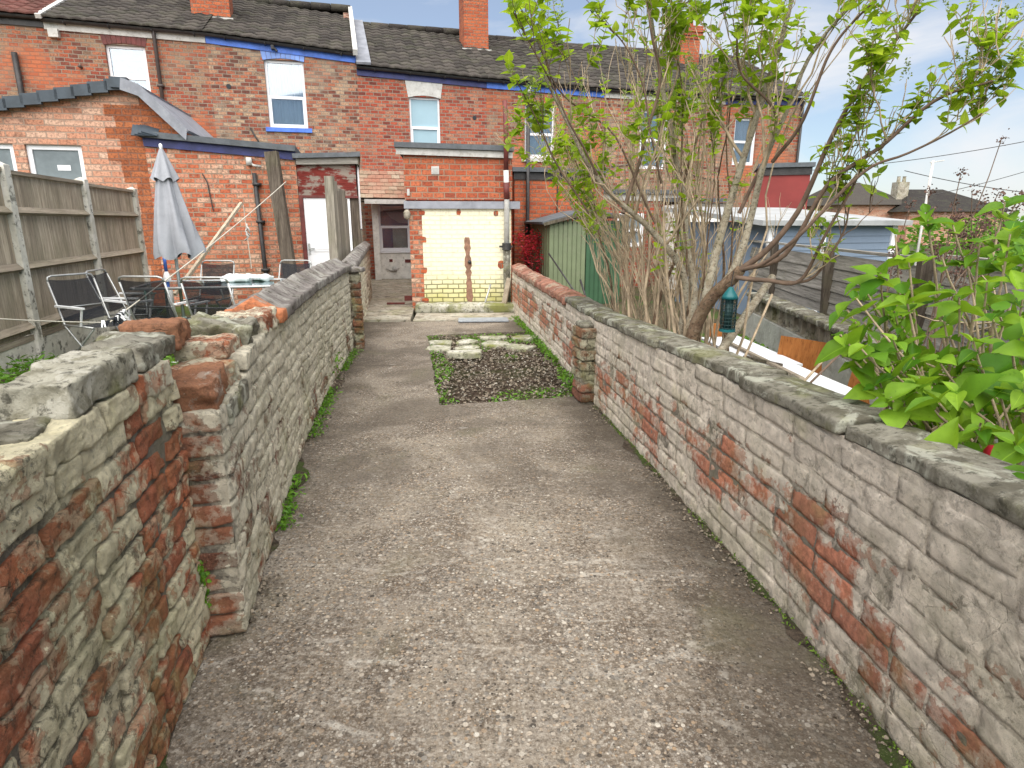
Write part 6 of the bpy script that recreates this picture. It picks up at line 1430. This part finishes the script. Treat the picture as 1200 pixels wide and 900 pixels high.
for (c, d) in S2.tips:
    n = 26; scatter(mb, SQ, rot_from(rand_dirs(n, rg), rand_dirs(n, rg)), c+rg.normal(0, .016, (n, 3)), rg.uniform(.006, .015, n), rg.random(n))
build('seed_heads', mb, M['seed'], ds, False, True)
# crimson shrub by the drainpipe
rs = root('crimson_shrub', 'crimson-leaved shrub against the orange brick left of the green shed', 'shrub', (.42, 11.3, 0)); rg = np.random.default_rng(31); mb = MB(); tps = []
for k in range(22):
    c = np.array([.42+rg.uniform(-.30, .30), 11.3+rg.uniform(-.3, .3), rg.uniform(.75, 1.18)]); P = curve([(.42+rg.normal(0, .06), 11.3, 0), ((.42+c[0])/2, c[1], .5), c], 8); mb.tube(P, np.linspace(.008, .003, len(P)), 5, .4, False); tps.append(c)
build('stems', mb, M['redframe'], rs, True, True); Pn = np.concatenate([c+rg.normal(0, .07, (60, 3)) for c in tps]+[np.array([.42, 11.2, .45])+rg.normal(0, (.14, .12, .2), (350, 3))]); mb = MB(); scatter(mb, LA, rot_from(rand_dirs(len(Pn), rg), rand_dirs(len(Pn), rg)), Pn, rg.uniform(.03, .07, len(Pn)), rg.random(len(Pn))); build('leaves', mb, M['redleaf'], rs, False, True)
# ground cover in the right garden
def rb(x, y): return x > 1.25-.02*y and x < 2.80
rg = np.random.default_rng(32)
litter('ground_cover', 9000, lw(.9, 2.8, 1.9, 7.2, .03, .10, -.05, 1.3, 9, lambda x, y: x > float(np.interp(y, [1.3, 4.7, 7.6], [1.32, .93, .6])) and x < 2.3+(y-2.6)*.1), .015, .045, 'weed', rg, T=HE, zamp=.7, label='low green ground cover in the right-hand garden')
# hanging bird feeder
fc = AT(852, 360, 3.85); top = AT(852, 333, 3.85)
bf = root('bird_feeder', 'teal-topped cage bird feeder hanging from the lilac trunk', 'bird feeder', tuple(AT(852, 386, 3.85))); hz = AT(852, 386, 3.85)[2]; H_ = AT(852, 350, 3.85)[2]-hz
part('roof', 'teal', bf, lambda m: m.lathe([(0, .075), (.012, .07), (.045, .02), (.052, 0), (0, 0)], (0, 0, H_), 16), smooth=True)
def cage(m):
    for k in range(14): a = 2*math.pi*k/14; m.tube([(.046*math.cos(a), .046*math.sin(a), 0), (.046*math.cos(a), .046*math.sin(a), H_)], .0022, 4)
    for z in np.linspace(.01, H_-.01, 9): m.tube([(.046*math.cos(a), .046*math.sin(a), z) for a in np.linspace(0, 2*math.pi, 17)], .0022, 4, None, False)
part('cage', 'feedmesh', bf, cage); part('seed_tube', 'feedmesh', bf, lambda m: m.lathe([(0, 0), (.026, 0), (.026, H_), (0, H_)], (0, 0, 0), 12), smooth=True)
part('base', 'teal', bf, lambda m: m.lathe([(0, -.012), (.05, -.012), (.05, .004), (0, .004)], (0, 0, 0), 16)); part('hanger', 'gutter', bf, lambda m: m.tube([(0, 0, H_+.07), (.01, 0, H_+.17)], .003, 5))
# rust-orange boards propped against the screen wall
def board(u0, v0, u1, v1, z0, z1, lb, dx=.03, name='propped_board'):
    """upright board whose foot runs between two ground points"""
    a, b = G(u0, v0, z0), G(u1, v1, z0); mb = MB(); h = z1-z0; t = np.array([b[0]-a[0], b[1]-a[1], 0]); n = np.array([-t[1], t[0], 0]); n /= np.linalg.norm(n)
    if n[0] < 0: n = -n
    mb.slab(a, b, b+n*dx*2+np.array([0, 0, h]), a+n*dx*2+np.array([0, 0, h]), .018, .5); return tag(build(name, mb, M['rust']), lb, 'board', 'rust-orange boards')
board(906, 438, 972, 452, .05, .40, 'rust-orange board propped flat against the screen-block wall')
board(985, 478, 1035, 497, .03, .33, 'rust-orange board leaning below the foreground lilac')
board(828, 425, 850, 425, .03, .42, 'rust-orange board behind the lilac trunk near the bird feeder')
# white plastic sheets and laths lying behind the wall
for i, (u0, v0, u1, v1, w, z, lb) in enumerate(((838, 396, 992, 466, .30, .34, 'long white plastic panel lying behind the right wall'), (850, 392, 930, 428, .16, .22, 'second white panel lying beyond the long one'))):
    a, b = G(u0, v0, z), G(u1, v1, z+.0); mb = MB(); mb.bar(a, b, w, .02, .5); o = build('plastic_panel', mb, M['white']); tag(o, lb, 'panel', 'white panels behind the right wall')
    for q, e in ((.15, 'far'), (.85, 'near')):
        c = a*(1-q)+b*q; mb = MB(); lumpy_box(mb, (c[0], c[1], (z-.012)/2+.01), (.22, .22, z-.03), .3, (8, 8, 8), .008, .004, 14, .5); tag(build('concrete_block', mb, M['oldconc'], None, True), f"rough concrete block under the {e} end of the {'longer' if i == 0 else 'shorter'} white panel", 'block', 'blocks under the white panels')
for i, (p, q, w, lb, mt) in enumerate((((855, 402, .365), (940, 444, .365), .035, 'grey wooden lath lying on the white panels', 'fencex'), ((872, 418, .366), (916, 428, .366), .03, 'brown splintered lath across the white panels', 'postwood'))):
    a, b = G(*p), G(*q); mb = MB(); mb.bar(a, b, w, .02, .5); tag(build('wooden_lath', mb, M[mt]), lb, 'lath', 'laths on the white panels')
p0, p1 = AT(832, 430, 3.7), AT(905, 325, 4.6)
lean('grey_branch', 'bark', p0, p1, .028, 0, 'thick cut grey branch leaning across behind the bird feeder', 'branch', True)
lean('garden_cane', 'twig', AT(870, 425, 3.9), AT(905, 345, 4.2), .008, 0, 'bamboo cane leaning to the right of the bird feeder', 'cane', True)
lean('garden_cane', 'twig', AT(935, 455, 3.6), AT(992, 392, 3.9), .008, 0, 'bamboo cane leaning in front of the propped orange board', 'cane', True)
lean('garden_cane', 'darktwig', AT(938, 460, 3.6), AT(984, 415, 3.8), .007, 0, 'dark cane crossing just under the bamboo cane by the orange board', 'cane', True)
mb = MB(); c = G(1160, 545, .5)*0+AT(1162, 537, 1.62); mb.lathe([(0, -.03), (.02, -.03), (.022, .02), (.014, .035), (0, .035)], tuple(c), 12)
tag(build('red_cap', mb, M['redleaf'], None, True), 'small red plastic cap among the leaves behind the right wall', 'cap')
